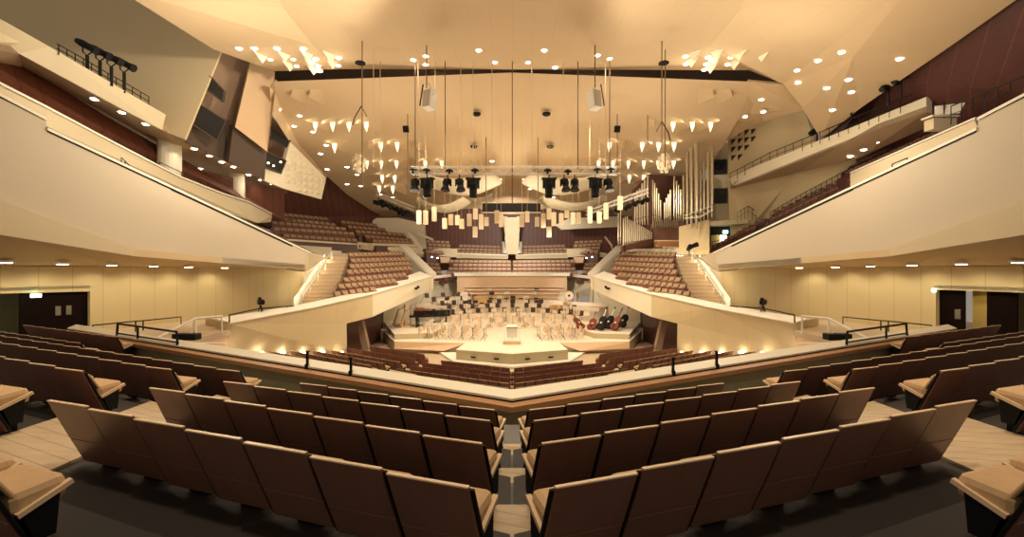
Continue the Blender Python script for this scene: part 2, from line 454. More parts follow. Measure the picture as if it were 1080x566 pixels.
midA = [(474, 273.5, 57, 539, 274.5, 58), (478, 277.5, 56, 539, 278, 57), (473, 281.5, 55, 539, 282, 56), (471, 285.5, 54, 539, 286, 55)]
midB = [(443, 276, 55, 463, 277, 56), (446, 280, 54, 464, 281, 55), (450, 284.5, 53, 465, 285, 54), (455, 289.5, 52, 471, 289.5, 53)]
def mirror(rows): return [(1080-x2, y2, Y2, 1080-x1, y1, Y1) for x1, y1, Y1, x2, y2, Y2 in rows]
for nm, rows, h, cv in (('side_block', sideS, .12, .1), ('back_block', backA, .9, 1), ('rear_centre_block', backB, .8, 1), ('choir_block', midA, .35, .5), ('choir_side_block', midB, .3, .3)):
    far_rows(nm+'_left', rows, h, 'shell2', cv); far_rows(nm+'_right', mirror(rows), h, 'shell2', cv)
far_rows('upper_block_left', upA+upB, .9, 'shell2')
# long red rows up the right side balcony, and short ones on the left
long_r = [(745, 262, 46, 800, 236, 40), (748, 258, 47, 810, 229, 41), (815, 229, 39, 895, 190, 33), (817, 223, 40, 900, 183, 34), (897, 178, 33, 1085, 92, 21), (900, 172, 34, 1085, 85, 22), (899, 186, 32, 1085, 101, 20.3)]
b = terr.setdefault('side_balcony_right', MB())
def side_rows_far(rows, block):
    b = terr.setdefault(block, MB())
    for (x1, y1, Y1, x2, y2, Y2) in rows:
        a = P(x1, y1, Y1); c = P(x2, y2, Y2); d = c-a; L = math.hypot(d.x, d.y); n = int(L/.62)
        f = V((-1 if a.x > 0 else 1, 0, 0))
        dh = V((d.x, d.y, 0)).normalized(); f = (f-dh*f.dot(dh)).normalized()
        for k in range(n):
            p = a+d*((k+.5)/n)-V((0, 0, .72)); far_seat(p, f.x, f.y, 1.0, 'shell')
        q = [a-f*.3, c-f*.3, c+f*.9, a+f*.9]
        b.prism([v-V((0, 0, .73)) for v in q], (0, 0, -.6), 'woodR')
side_rows_far(long_r, 'side_balcony_right')
side_rows_far([(228, 220, 34, 300, 250, 42), (236, 227, 33, 318, 262, 41), (192, 199, 30, 232, 216, 33)], 'side_balcony_left')
for nm, rows in (('side_block_left', sideS), ('side_block_right', mirror(sideS)), ('choir_block_left', midA), ('choir_block_right', mirror(midA))):
    b = terr[nm]
    for r0, r1 in zip(rows, rows[1:]):
        q = [P(*r0[:3]), P(*r0[3:]), P(*r1[3:]), P(*r1[:3])]; b.add([v-V((0, 0, .76)) for v in q]+[v-V((0, 0, .83)) for v in q], [(0, 1, 2, 3), (7, 6, 5, 4), (0, 4, 5, 1), (1, 5, 6, 2), (2, 6, 7, 3), (3, 7, 4, 0)], 'shell2')
for nm, b in terr.items():
    if b.v: struct(b.build('floor_'+nm), 'stepped terraces of the '+nm.replace('_', ' '))
tag(far.build('auditorium_seats'), 'rows of tan and dark red seats on the far terraces around the stage', 'seats', kind='stuff')

# ================================================================== HALL SHELL
def wl(x, a, b): return a/(abs(x-540)/F+b)
def LW(x): return wl(x, 26.53, .2786)        # lower side wall distance on bearing x (left picture coordinates)
def FW(x): return wl(x, 19.525, .175)        # balcony front
for sg in (-1, 1):
    S_ = SIDE[sg]; pm = 'panelL' if sg < 0 else 'panelR'
    # lower wall with door opening; wall pieces around openings
    def lwp(x, y): return PM(x, y, LW(x), sg)
    doors = [(25, 95)] if sg < 0 else [(13, 93)]
    x0, x1 = doors[0]
    out = V((sg, .28, 0)).normalized()
    b = MB()
    def piece(pts): a, v = slabpts(pts, .25, out); b.prism(a, v, pm)
    piece([lwp(x1, 281), lwp(320, 283), lwp(320, 395), lwp(x1, 372)])
    hd = (308.9, 307.1) if sg < 0 else (308, 305.3)
    xl = -60
    piece([lwp(xl, 280), lwp(x1, 281), lwp(x1, hd[1]), lwp(x0, hd[0]), lwp(xl, 311)])
    o = b.build('wall_'+S_); struct(o, 'beige panelled wall under the %s balcony' % S_)
    # vestibule behind the opening
    dep = V((sg*2.6, .6, 0))
    b = MB(); A = lwp(xl, 312); A.z = H-3.3
    for xa, mt in (((-90, 90), 'gwall'),):
        q = [lwp(xa[0], 300)+dep*.95, lwp(xa[1], 300)+dep*.95]; q = [V((v.x, v.y, H-.9)) for v in q]+[V((v.x, v.y, H-3.4)) for v in reversed(q)]
        a, v = slabpts(q, .1, out); b.prism(a, v, mt)
    q = [lwp(-60, 300), lwp(95, 300), lwp(95, 300)+dep*1.1, lwp(-60, 300)+dep*1.1]
    b.prism([V((v.x, v.y, H-.95)) for v in q], (0, 0, .15), 'gwall'); b.prism([V((v.x, v.y, H-3.1)) for v in q], (0, 0, -.2), 'fdark')
    struct(b.build('wall_vestibule_'+S_), 'grey vestibule walls behind the %s door opening' % S_)
    def door(xa, xb, back, nm, glz, label):
        q = [lwp(xa, 300)+dep*back, lwp(xb, 300)+dep*back]
        b = MB(); qq = [V((v.x, v.y, H-.95)) for v in q]+[V((v.x, v.y, H-3.1)) for v in reversed(q)]
        a, v = slabpts(qq, .08, out); b.prism(a, v, 'door' if nm.startswith('door') else 'yel'); o = b.build(nm); struct(o, label)
        for (gx, gy, gw, gh) in glz:
            c = q[0].lerp(q[1], gx); d = (q[1]-q[0]).normalized(); nn = -out
            g = MB(); c = V((c.x, c.y, H-.95-2.15*gy))+nn*.02
            g.prism([c-d*gw/2+V((0, 0, gh/2)), c+d*gw/2+V((0, 0, gh/2)), c+d*gw/2-V((0, 0, gh/2)), c-d*gw/2-V((0, 0, gh/2))], nn*.02, 'win')
            g.build('door_pane', o)
    if sg < 0:
        door(24, 96, .06, 'door_1', [(.52, .46, .2, .42), (.68, .46, .2, .42)], 'dark double door with two small panes under the left balcony')
    else:
        door(67, 94, .10, 'door_2', [(.25, .55, .22, .45)], 'dark door with a pale notice plate, left of the yellow corridor')
        door(12, 44, .10, 'door_3', [], 'plain dark door right of the yellow corridor')
        door(43, 70, .35, 'wall_corridor', [], 'yellow lit corridor wall between two dark doors')
        light('SPOT', lwp(55, 305)+V((-.3, 0, -.05))+dep*.12, 60, .05, (1, .8, .35), 120, lwp(55, 345)+dep*.3, name='corridor_lamp')
    # exit sign
    b = MB(); c = lwp(36, 311.5) if sg < 0 else lwp(93, 306)
    b.box(c-out*.12, (.12, .36 if sg < 0 else .12, .16), 'exit'); tag(b.build('exit_sign'), 'small glowing %s sign above the dark door on the %s' % ('greenish exit' if sg < 0 else 'white', S_), 'exit sign')
    if sg < 0: light('POINT', lwp(12, 313)-out*.1+dep*.2, 4, .1, (.3, 1, .6), name='sign_glow')
    # landing floor, wooden front
    b = MB()
    zf = H-3.05
    b.prism([V((sg*13.8, 15.4, zf)), V((sg*13.9, 22.2, zf)), V((sg*14.6, 24.5, zf)), V((sg*17.5, 34, zf)), V((sg*26, 34, zf)), V((sg*26, 15.4, zf))], (0, 0, -.25), 'floor')
    struct(b.build('floor_landing_'+S_), 'side landing floor below the %s balcony' % S_)
    b = MB(); b.prism([V((sg*13.85, 15.6, zf-.25)), V((sg*13.95, 22.3, zf-.25)), V((sg*13.95, 22.3, 0)), V((sg*13.85, 15.6, 0))], (sg*.2, 0, 0), 'stagew')
    struct(b.build('wall_landing_front_'+S_), 'reddish wood front of the %s side landing' % S_)
    # balcony front (big raked plane)
    def fw(x, y, dd=0): return PM(x, y, FW(x)+dd, sg)
    fo = V((sg, .17, 0)).normalized()
    pts = [fw(-40, 78), fw(48, 125), fw(49, 136), fw(180, 197), fw(340, 273.5), fw(322, 284), fw(133, 270), fw(133, 263), fw(0, 215), fw(-40, 201)]
    b = MB(); a, v = slabpts(pts, .3, fo); b.prism(a, v, 'face'); struct(b.build('wall_balcony_front_'+S_), 'large smooth beige raked front of the %s balcony' % S_)
    # black line and white coping
    b = MB()
    for (xa, ya, xb, yb) in ((-40, 81, 40, 121), (50, 137, 180, 198), (180, 198, 308, 258.5)):
        q = [fw(xa, ya)-fo*.03, fw(xb, yb)-fo*.03, fw(xb, yb+1.6)-fo*.03, fw(xa, ya+2.2)-fo*.03]; a, v = slabpts(q, .03, fo); b.prism(a, v, 'black')
    struct(b.build('trim_black_line_'+S_), 'thin black line under the coping of the %s balcony front' % S_)
    b = MB()
    cp = [(-40, 78), (48, 124)] ; cp2 = [(49, 134.5), (180, 196), (340, 272)]
    for path in (cp, cp2):
        for (xa, ya), (xb, yb) in zip(path, path[1:]):
            A, B_ = fw(xa, ya)-fo*.06, fw(xb, yb)-fo*.06
            b.prism([A, B_, B_+fo*.45+V((0, 0, .10)), A+fo*.45+V((0, 0, .10))], (0, 0, -.10), 'coping')
    struct(b.build('trim_coping_'+S_), 'white coping on top of the %s balcony front' % S_)
    # lower slanted fascia strip and soffit
    b = MB()
    q = [fw(-40, 201)-fo*.0, fw(133, 262.5), fw(134, 270), fw(-40, 241)]
    q = [fw(-40, 201)-fo*.35, fw(0, 215)-fo*.35, fw(135, 262.5)-fo*.35, fw(133.5, 270)-fo*.35, fw(0, 249)-fo*.35, fw(-40, 243)-fo*.35]
    a, v = slabpts(q, .3, fo); b.prism(a, v, 'cream'); struct(b.build('trim_fascia_'+S_), 'slanted cream fascia strip at the foot of the %s balcony front' % S_)
    b = MB()
    q1 = [fw(-40, 242)-fo*.3, fw(0, 249)-fo*.3, fw(133, 270)-fo*.3, fw(235, 277.5), fw(322, 283.5)]
    q2 = [lwp(-60, 279.5)+out*.2, lwp(0, 280.5)+out*.2, lwp(133, 281.5)+out*.2, lwp(235, 282.3)+out*.2, lwp(320, 283.2)+out*.2]
    b.grid([q1, q2], 'soffitp', thick=(0, 0, .3)); struct(b.build('ceiling_soffit_'+S_), 'sloping soffit under the %s balcony' % S_)
    # soffit downlights
    for k, (x, y) in enumerate([(6, 276.3), (66, 278), (118, 279.3), (162, 280.4), (199, 281.3), (237, 282)]):
        t = .80; A = lwp(x, 281.6)
        # point on the soffit a short way in from the wall
        xx = x; Yf = FW(x); Yw = LW(x); Y = Yf+(Yw-Yf)*.72
        zf_ = None
        c = PM(x, y, Y, sg)
        root = empty('soffit_downlight', c); tag(root, 'round white downlight in the %s soffit, %s from the outer edge' % (S_, ORD[k]), 'downlight', 'downlights under the %s balcony' % S_)
        b = MB(); b.lathe([(.19, .03), (.19, -.03), (.15, -.045)], 'lamp', 14); b.build('lens', root)
        b = MB(); b.lathe([(.24, .06), (.24, -.02), (.19, -.02), (.19, .06)], 'white', 14); b.build('ring', root)
        light('SPOT', c-V((0, 0, .12)), 95, .12, (1, .86, .58), 130, c+V((sg*.9, .2, -2.6)), parent=root, name='bulb')

# ---- bastions (side blocks)
for sg in (-1, 1):
    S_ = SIDE[sg]
    A = PM(241, 341, 22.5, sg); Bm = PM(330, 324.5, 28.0, sg); Bp = PM(393, 310, 34, sg); Cc = PM(455, 291.5, 43, sg); D = PM(425, 262, 46, sg)
    A0 = PM(232, 372, 22.6, sg); E = PM(365.5, 341, 31.2, sg); E0 = PM(366, 373, 31.2, sg)
    inn = V((sg*.92, .38, 0))
    bm = 'bastL'
    b = MB()
    a, v = slabpts([A, Bm, Bp, PM(393, 334, 34, sg), E, E0, A0], .35, inn); b.prism(a, v, bm)
    # lower end goes down to the floor
    f0 = V((A0.x, A0.y, 0)); f1 = V((E0.x, E0.y, 0)); a, v = slabpts([A0, E0, f1, f0], .35, inn); b.prism(a, v, bm)
    a, v = slabpts([A, A0, f0, V((f0.x+sg*2, f0.y+2, 0)), A+V((sg*2.5, 2, .1))], .2, (0, 1, 0)); b.prism(a, v, bm)
    struct(b.build('wall_block_'+S_), 'beige wall of the %s side seating block facing the stalls' % S_)
    b = MB(); a, v = slabpts([Bp, Cc, PM(453.5, 306, 43, sg), PM(393, 334, 34, sg)], .35, inn); b.prism(a, v, 'pale')
    a, v = slabpts([Cc, D, PM(430, 281, 46, sg), PM(454, 305, 43.2, sg)], .3, (-sg*.2, 1, 0)); b.prism(a, v, 'pale')
    struct(b.build('wall_block_prow_'+S_), 'pale prow of the %s side block jutting over the stage' % S_)
    # copings
    b = MB(); up = V((0, 0, .06)); w_ = V((sg*.95, .35, 0))*.85
    path = [A, Bm, Bp, Cc]
    for p, q in zip(path, path[1:]):
        b.prism([p-w_*.1, q-w_*.1, q+w_+V((0, 0, .15)), p+w_+V((0, 0, .15))], up, 'coping')
    ww = V((-sg*.05, .9, .0))
    b.prism([Cc-V((sg*.5, .1, -.02)), D-V((sg*.5, 0, 0)), D+V((sg*.5, .4, .1)), Cc+V((sg*.35, .3, .1))], V((0, 0, .28)), 'coping')
    b.prism([Bp+V((0, 0, .07)), Cc+V((0, 0, .07)), PM(443, 286, 43.6, sg), PM(425, 292, 40, sg), PM(407, 300, 37, sg), PM(388, 311.5, 34.0, sg)], (0, 0, -.06), 'coping')
    struct(b.build('trim_block_coping_'+S_), 'broad white coping around the %s side block' % S_)
    # terrace base block behind coping
    b = MB(); zb = [A+w_, Bm+w_, Bp+w_, Cc+w_*.8, D+V((sg*.4, 0, 0)), PM(366, 268, 38.5, sg), PM(300, 330, 30, sg), PM(262, 341, 26, sg)]
    # passage: dark recess, leaning column, side wall of stage
    b = MB(); q = [PM(366, 335, 33.4, sg), PM(402, 322, 41, sg), PM(402, 371, 41, sg), PM(366, 372, 33.4, sg)]
    q = [V((v.x, v.y, z)) for v, z in zip(q, (4.6, 5.0, 0, 0))]
    a, v = slabpts(q, .3, inn); b.prism(a, v, 'shell2'); struct(b.build('wall_passage_'+S_), 'dark wooden wall in the passage under the %s side block' % S_)
    b = MB(); q = [PM(376, 340, 34, sg), PM(382, 338.5, 34, sg), PM(389, 369, 34, sg), PM(382, 369, 34, sg)]; b.prism(q, (0, .5, 0), 'brownm')
    struct(b.build('wall_leaning_pier_'+S_), 'leaning brown pier under the %s side block' % S_)
    b = MB(); q = [PM(400, 328, 42, sg), PM(404.5, 326, 44, sg), PM(404.5, 365, 44, sg), PM(400, 366, 42, sg)]; b.prism(q, (sg*.3, .1, 0), 'brown')
    struct(b.build('wall_stage_side_'+S_), 'dark side wall beside the %s stage wing' % S_)
    # stage back-side walls
    b = MB(); a, v = slabpts([PM(452, 300, 50, sg), PM(482, 290, 56, sg), PM(482, 312, 56, sg), PM(446, 312, 50, sg), PM(446, 345, 49, sg), PM(452, 345, 49, sg)], .3, (0, 1, 0)); b.prism(a, v, 'pale')
    a, v = slabpts([PM(405, 322, 47, sg), PM(456, 300, 50, sg), PM(462, 345, 50, sg), PM(405, 350, 47, sg)], .3, (0, 1, 0)); b.prism(a, v, 'cream')
    struct(b.build('wall_stage_back_'+S_), 'pale flank wall behind the %s side of the stage' % S_)
    b = MB(); b.prism([PM(455.5, 292, 49, sg), PM(483, 289, 55.5, sg), PM(483, 291, 55.5, sg), PM(455.5, 294, 49, sg)], (0, .4, .1), 'coping')
    struct(b.build('trim_stage_flank_'+S_), 'white coping on the flank wall behind the %s of the stage' % S_)
    # stairs beside the block with balustrade
    b = MB(); n = 15
    for k in range(n):
        t = k/(n-1); xl_, xr_ = 314+(347-314)*t, 347+(367-347)*t; y = 325-(325-270)*t; Y = 30+6.6*t
        L_, R_ = PM(xl_, y, Y, sg), PM(xr_, y-1.0, Y+.4, sg); R_.z = L_.z
        L2, R2 = L_+V((0, .62, 0)), R_+V((0, .62, 0))
        b.prism([L_, R_, R2, L2], (0, 0, -.9), 'floor'); b.prism([v+V((0, -.03, .03)) for v in (L_, R_, R2, L2)], (0, 0, -.05), 'soffit')
    struct(b.build('floor_stairs_'+S_), 'beige steps climbing beside the %s side block' % S_)
    b = MB(); g = [PM(309.5, 322, 29.8, sg), PM(342, 274, 36.8, sg)]
    dn = V((0, 0, -.95))
    b.prism([g[0]+V((0, 0, .45)), g[1]+V((0, 0, .45)), g[1]+dn*.3, g[0]+dn*.3], (sg*-.02, .05, 0), 'white')
    root = b.build('stair_balustrade'); tag(root, 'white lit balustrade panel sloping down the stairs beside the %s side block' % S_, 'balustrade')
    b = MB(); r0, r1 = PM(318, 322, 29.6, sg), PM(350, 275, 36.4, sg)
    b.tube([r0, r0+V((0, 0, .75)), r1+V((0, 0, .75)), r1], .035, 'alu')
    for t in (.25, .5, .75): 
        p = r0.lerp(r1, t); b.tube([p, p+V((0, 0, .75))], .025, 'alu')
    o = b.build('handrail', root)
    for t in (.1, .3, .5, .7, .9):
        p = g[0].lerp(g[1], t); light('POINT', p+V((-sg*.45, -.3, .35)), 22, .15, (1, .82, .5), parent=root, name='step_lamp')
    for t in (0, .2, .4, .6, .8, 1):
        light('POINT', PM(316+29*t, 316-45*t, 33.6+3.4*t, sg), 20, .1, (1, .84, .55), parent=root, name='step_lamp')
    # wall beyond the stairs
    b = MB()
    a, v = slabpts([PM(300, 258, 36, sg), PM(345, 271, 39, sg), PM(346, 300, 39, sg), PM(315, 330, 35, sg), PM(300, 330, 35.5, sg)], .2, (0, 1, 0)); b.prism(a, v, 'pale')
    struct(b.build('wall_stair_'+S_), 'pale wall beside the stairs at the %s' % S_)
    # small fascia tip of balcony front end
    b = MB(); a, v = slabpts([PM(306, 259, 31.2, sg), PM(343, 271, 31.7, sg), PM(321, 286.5, 31.1, sg), PM(302, 284, 31, sg)], .25, (0, 1, 0)); b.prism(a, v, 'cream')
    struct(b.build('trim_balcony_tip_'+S_), 'cream end tip of the %s balcony front' % S_)
    b = MB(); b.box(PM(312, 270.5, 31.0, sg), (.14, .12, .38), 'black', Matrix.Rotation(.35*sg, 3, 'Y')); tag(b.build('wall_speaker'), 'tiny black wall lamp on the %s balcony tip' % S_, 'lamp')
    b = MB(); b.box(PM(438.5, 304, 40.1, sg), (.35, .2, .16), 'black'); b.box(PM(441, 302.5, 40.0, sg), (.2, .2, .2), 'black'); tag(b.build('prow_camera'), 'small black remote camera on the pale prow at the %s' % S_, 'camera')
    # bastion lights at the foot of the wall
    for x in (246, 272, 295, 317, 337, 357):
        t = (x-241)/(366-241); p = PM(x, 370, 22.6+8.4*t, sg)+V((-sg*.3, -.25, -.05))
        b = MB(); b.box(p, (.16, .3, .1), 'lamp'); o = b.build('floor_washer'); tag(o, 'glowing floor lamp below the %s side block wall, %s from its outer end' % (S_, ORD[(246, 272, 295, 317, 337, 357).index(x)]), 'lamp', 'floor lamps along the %s side block' % S_)
        light('POINT', p+V((-sg*.1, -.1, .2)), 1.3, .1, (1, .88, .66), parent=None, name='washer_bulb')
    # rails on coping, white handrails on the landing
    b = MB(); r = .035
    b.tube([PM(242, 340, 22.3, sg), PM(242, 332, 22.3, sg), PM(275, 325, 25, sg), PM(310, 322.5, 27.5, sg), PM(310, 330, 27.5, sg)], r, 'black')
    b.tube([PM(303, 330, 27, sg), PM(303, 323.5, 27, sg)], r, 'black')
    tag(b.build('coping_rail'), 'black metal rail above the white coping of the %s side block' % S_, 'railing')
    b = MB()
    b.tube([PM(100, 351, 20, sg), PM(97.5, 343, 19.8, sg), PM(143, 338.5, 22, sg), PM(151, 338, 22.4, sg), PM(191, 334, 24, sg), PM(191, 352, 24, sg)], .03, 'black')
    for x, y in ((143, 338.5), (151, 338)): b.tube([PM(x, y, 22+(x-143)*.05, sg), PM(x, y+16, 22+(x-143)*.05, sg)], .03, 'black')
    tag(b.build('landing_rail'), 'long black rail standing on the %s side landing near the dark door' % S_, 'railing')
    b = MB(); b.tube([PM(166, 356, 19, sg), PM(206, 335.5, 20.5, sg), PM(234, 333, 21.5, sg), PM(234, 351, 21.5, sg)], .05, 'white'); b.tube([PM(206, 335.5, 20.5, sg), PM(206, 352, 20.5, sg)], .05, 'white')
    b.tube([PM(172, 361, 17, sg), PM(238, 362, 21.5, sg)], .03, 'white')
    tag(b.build('white_handrail'), 'white tubular handrail at the steps of the %s side landing' % S_, 'handrail')
    # broadcast camera on the coping
    c = PM(275, 326, 25.3, sg); root = empty('broadcast_camera', c-V((0, 0, .55))); root.rotation_euler = (0, 0, sg*.9)
    tag(root, 'black broadcast camera on a tripod above the %s side block coping' % S_, 'camera')
    b = MB(); b.box((0, 0, .95), (.5, .28, .26), 'black'); b.box((-.38, 0, .95), (.3, .2, .2), 'black'); b.lathe([(.09, 0), (.12, .3)], 'black', 10, (.25, 0, .97), Matrix.Rotation(math.pi/2, 3, 'Y')); b.build('camera_body', root)
    b = MB(); b.box((-.3, 0, 1.14), (.18, .16, .12), 'black'); b.build('viewfinder', root)
    for k in range(3):
        b = MB(); an = k*2.094; b.tube([(0, 0, .8), (.28*math.cos(an), .28*math.sin(an), 0)], .028, 'black'); b.build('tripod_leg', root)
    b = MB(); b.tube([(0, 0, .82), (-.55, .1, .7)], .02, 'black'); b.build('pan_handle', root)
    # desk and cases on the landing
    root = empty('equipment_case', PM(197, 357, 17.6, sg)); tag(root, 'black equipment case lying behind the %s parapet end' % S_, 'case')
    b = MB(); b.box((0, 0, .08), (.9, .4, .25), 'black'); b.build('case_body', root, bevel=.03); b = MB(); b.tube([(-.2, 0, .2), (-.15, 0, .27), (.15, 0, .27), (.2, 0, .2)], .015, 'alu'); b.build('handle', root)

# ================================================================== STAGE
zs = H-5.62
b = MB()
ap = [P(540, 373, 30), P(599, 368.5, 31.6), P(590, 361.5, 34.4), P(589.5, 361.5, 34.4), P(664, 359.5, 35.2), P(680, 345, 43), P(640, 340, 50), P(440, 340, 50), P(400, 345, 43), P(416, 359.5, 35.2), P(490.5, 361.5, 34.4), P(481, 368.5, 31.6)]
ap = [V((v.x, v.y, zs)) for v in ap]; ap.pop(3)
b.prism(ap, (0, 0, -.03), 'stage'); b.prism([v-V((0, 0, .03)) for v in ap], (0, 0, -.77), 'stagef')
struct(b.build('floor_stage'), 'pale boarded concert platform with a pointed front')
b = MB()
for sg in (-1, 1):   # wooden fronts of the wings, vents
    q = [PM(416, 360.3, 35.1, sg), PM(490, 362.3, 34.3, sg), PM(468, 370, 34.2, sg), PM(416, 367.5, 35.0, sg)]
    b.prism(q, (0, .2, 0), 'stagew')
struct(b.build('trim_stage_wings'), 'wood fronts of the platform wings')
b = MB()
for x, y in ((499, 376.7), (523.5, 378.6), (556.5, 378.6), (581, 376.7)):
    Y = 29.9+abs(x-540)/59*1.5; b.box(P(x, y-.2, Y-.03), (.36, .05, .11), 'dark', Matrix.Rotation(math.atan2(1.6, 3.9)*(1 if x > 540 else -1), 3, 'Z'))
struct(b.build('trim_stage_vents'), 'dark vent slots in the platform front')
b = MB(); lp = [(466, 374), (478, 376.5), (540, 385), (602, 376.5), (614, 374)]
q = [P(462, 370, 34.8), P(479, 379, 31.0), P(540, 384.5, 29.3), P(601, 379, 31.0), P(618, 370, 34.8), P(600, 372, 35), P(480, 372, 35)]
b.prism([V((v.x, v.y, .02)) for v in q], (0, 0, .12), 'coping'); struct(b.build('trim_stage_plinth'), 'white plinth step around the platform front')
b = MB(); b.prism([V((-26, 15, 0)), V((26, 15, 0)), V((26, 75, 0)), V((-26, 75, 0))], (0, 0, -.3), 'floor'); struct(b.build('floor'), 'beige floor of the stalls')
# side risers (wings)
RIS = []
for sg in (-1, 1):
    b = MB()
    q = [PM(416, 352, 36, sg), PM(454, 355, 36.6, sg), PM(470, 346, 40, sg), PM(470, 340, 45, sg), PM(404, 338, 45, sg)]
    b.prism([V((v.x, v.y, zs+.42)) for v in q], (0, 0, -.42), 'stagef'); b.prism([V((v.x, v.y, zs+.43)) for v in q], (0, 0, -.02), 'stage')
    struct(b.build('floor_wing_riser_'+SIDE[sg]), 'low riser on the %s wing of the platform' % SIDE[sg])
# curved risers for the orchestra
riz = []
for k in range(7):
    R = 4.2+1.45*k; z = zs+.12+.33*k; riz.append((R, z))
b = MB()
CY = 38.2
for k in range(6, -1, -1):
    R, z = riz[k]; R2 = R+1.45 if k < 6 else 12.8
    a0, a1 = (.20, .80) if k > 2 else (.08, .92)
    n = 16; top = []
    inner = [V((R*math.cos(math.pi*(a0+(a1-a0)*i/n))*.92, CY+R*math.sin(math.pi*(a0+(a1-a0)*i/n))*.95, z)) for i in range(n+1)]
    outer = [V((R2*math.cos(math.pi*(a0+(a1-a0)*i/n))*.92, CY+R2*math.sin(math.pi*(a0+(a1-a0)*i/n))*.95, z)) for i in range(n+1)]
    for i in range(n):
        b.prism([inner[i], inner[i+1], outer[i+1], outer[i]], (0, 0, -(z-zs)), 'stage')
struct(b.build('floor_orchestra_risers'), 'curved wooden risers of the orchestra platform')
# back wall of stage, choir benches
b = MB(); a, v = slabpts([P(482, 290.5, 52.5), P(540, 291.5, 52.5), P(598, 290.5, 52.5), P(598, 312, 52.5), P(482, 312, 52.5)], .3, (0, 1, 0)); b.prism(a, v, 'stagew')
struct(b.build('wall_stage_rear'), 'warm wooden rear wall of the stage')
b = MB(); b.prism([P(479, 287.5, 52.2), P(601, 287.5, 52.2), P(601, 291, 52.2), P(479, 291, 52.2)], (0, .5, 0), 'coping'); struct(b.build('trim_stage_rear_coping'), 'white coping above the wooden rear wall of the stage')
for k, y in enumerate((303.5, 307, 311)):
    root = empty('choir_bench', P(542, y+3, 51.4-1.0*k)); tag(root, 'long pale choir bench below the wooden rear wall, %s from the back' % ORD[k], 'bench', 'choir benches')
    Y = 51.4-1.0*k; ln = (104-6*k)*Y/F
    b = MB(); b.box((0, 0, .45), (ln, .4, .06), 'sheet'); b.build('seat', root); b = MB(); b.box((0, .2, .25), (ln, .05, .5), 'stagew'); b.build('front_board', root)
b = MB(); b.prism([P(488, 306, 52.3), P(596, 306, 52.3), P(600, 320, 48.9), P(480, 320, 48.9)], (0, 0, -.8), 'stage'); struct(b.build('floor_choir_step'), 'wooden steps carrying the choir benches')
# crates at the back left
for x, y, w_, h_, m_, lab in ((473, 316.5, 24, 5.5, 'sheet', 'pale long crate with a dark top edge at the back left of the stage'), (507, 316, 14, 5.5, 'harp', 'small olive wooden crate at the back of the stage'), (457, 323, 10, 8, 'stagew', 'square wooden box beside the piano')):
    Y = 47.5; root = empty('stage_crate', P(x, y+h_/2, Y)); tag(root, lab, 'crate')
    b = MB(); b.box((0, 0, h_*Y/F/2), (w_*Y/F, .7, h_*Y/F), m_); b.build('crate_body', root, bevel=.02); b = MB(); b.box((0, 0, h_*Y/F+.03), (w_*Y/F+.06, .76, .07), 'trim'); b.build('lid', root)

# orchestra chairs and desks
def ground(x, y):
    z = zs
    r = math.hypot(x/.92, (y-CY)/.95); an = math.atan2((y-CY)/.95, x/.92)/math.pi
    for k, (R, zz) in enumerate(riz):
        a0, a1 = (.20, .80) if k > 2 else (.08, .92)
        if R <= r and a0 <= an <= a1: z = zz
    return z
b = MB()
b.box((0, 0, .45), (.42, .42, .04), 'chair'); b.prism([V((-.23, -.19, .50)), V((.23, -.19, .50)), V((.23, -.26, .92)), V((-.23, -.26, .92))], (0, .03, 0), 'chaird'); b.box((0, .02, .485), (.42, .38, .03), 'chaird')
for x in (-.19, .19):
    b.tube([(x, -.19, 0), (x, -.20, .48), (x, -.26, .86)], .014, 'alu', 5); b.tube([(x, .19, 0), (x, .19, .44)], .014, 'alu', 5)
ch = b.build('orchestra_chair'); 
b = MB()
b.box((0, 0, .45), (.42, .42, .05), 'chair'); b.prism([V((-.21, -.20, .50)), V((.21, -.20, .50)), V((.21, -.26, .84)), V((-.21, -.26, .84))], (0, .03, 0), 'chair')
for x in (-.19, .19):
    b.tube([(x, -.19, 0), (x, -.20, .48), (x, -.26, .84)], .014, 'alu', 5); b.tube([(x, .19, 0), (x, .19, .44)], .014, 'alu', 5)
chp = b.build('string_chair')
b = MB()
b.prism([V((-.26, 0, 1.02)), V((.26, 0, 1.02)), V((.26, .12, 1.34)), V((-.26, .12, 1.34))], (0, .02, -.01), 'sheet')
b.tube([(0, .05, 1.15), (0, .05, .25)], .016, 'black', 5)
for k in range(3): b.tube([(0, .05, .28), (.25*math.cos(k*2.094), .05+.25*math.sin(k*2.094), 0)], .012, 'black', 5)
st = b.build('music_stand')
b = MB()
b.prism([V((-.26, 0, 1.02)), V((.26, 0, 1.02)), V((.26, .12, 1.34)), V((-.26, .12, 1.34))], (0, .02, -.01), 'chaird')
b.tube([(0, .05, 1.15), (0, .05, .25)], .016, 'black', 5)
for k in range(3): b.tube([(0, .05, .28), (.25*math.cos(k*2.094), .05+.25*math.sin(k*2.094), 0)], .012, 'black', 5)
std = b.build('music_desk')
used = {}
def put(o, p, rz, label, cat, group):
    c = o if o.name not in used else o.copy()
    if o.name in used: COL.objects.link(c)
    used[o.name] = 1
    c.location = p; c.rotation_euler = (0, 0, rz); tag(c, label, cat, group)
nch = 0
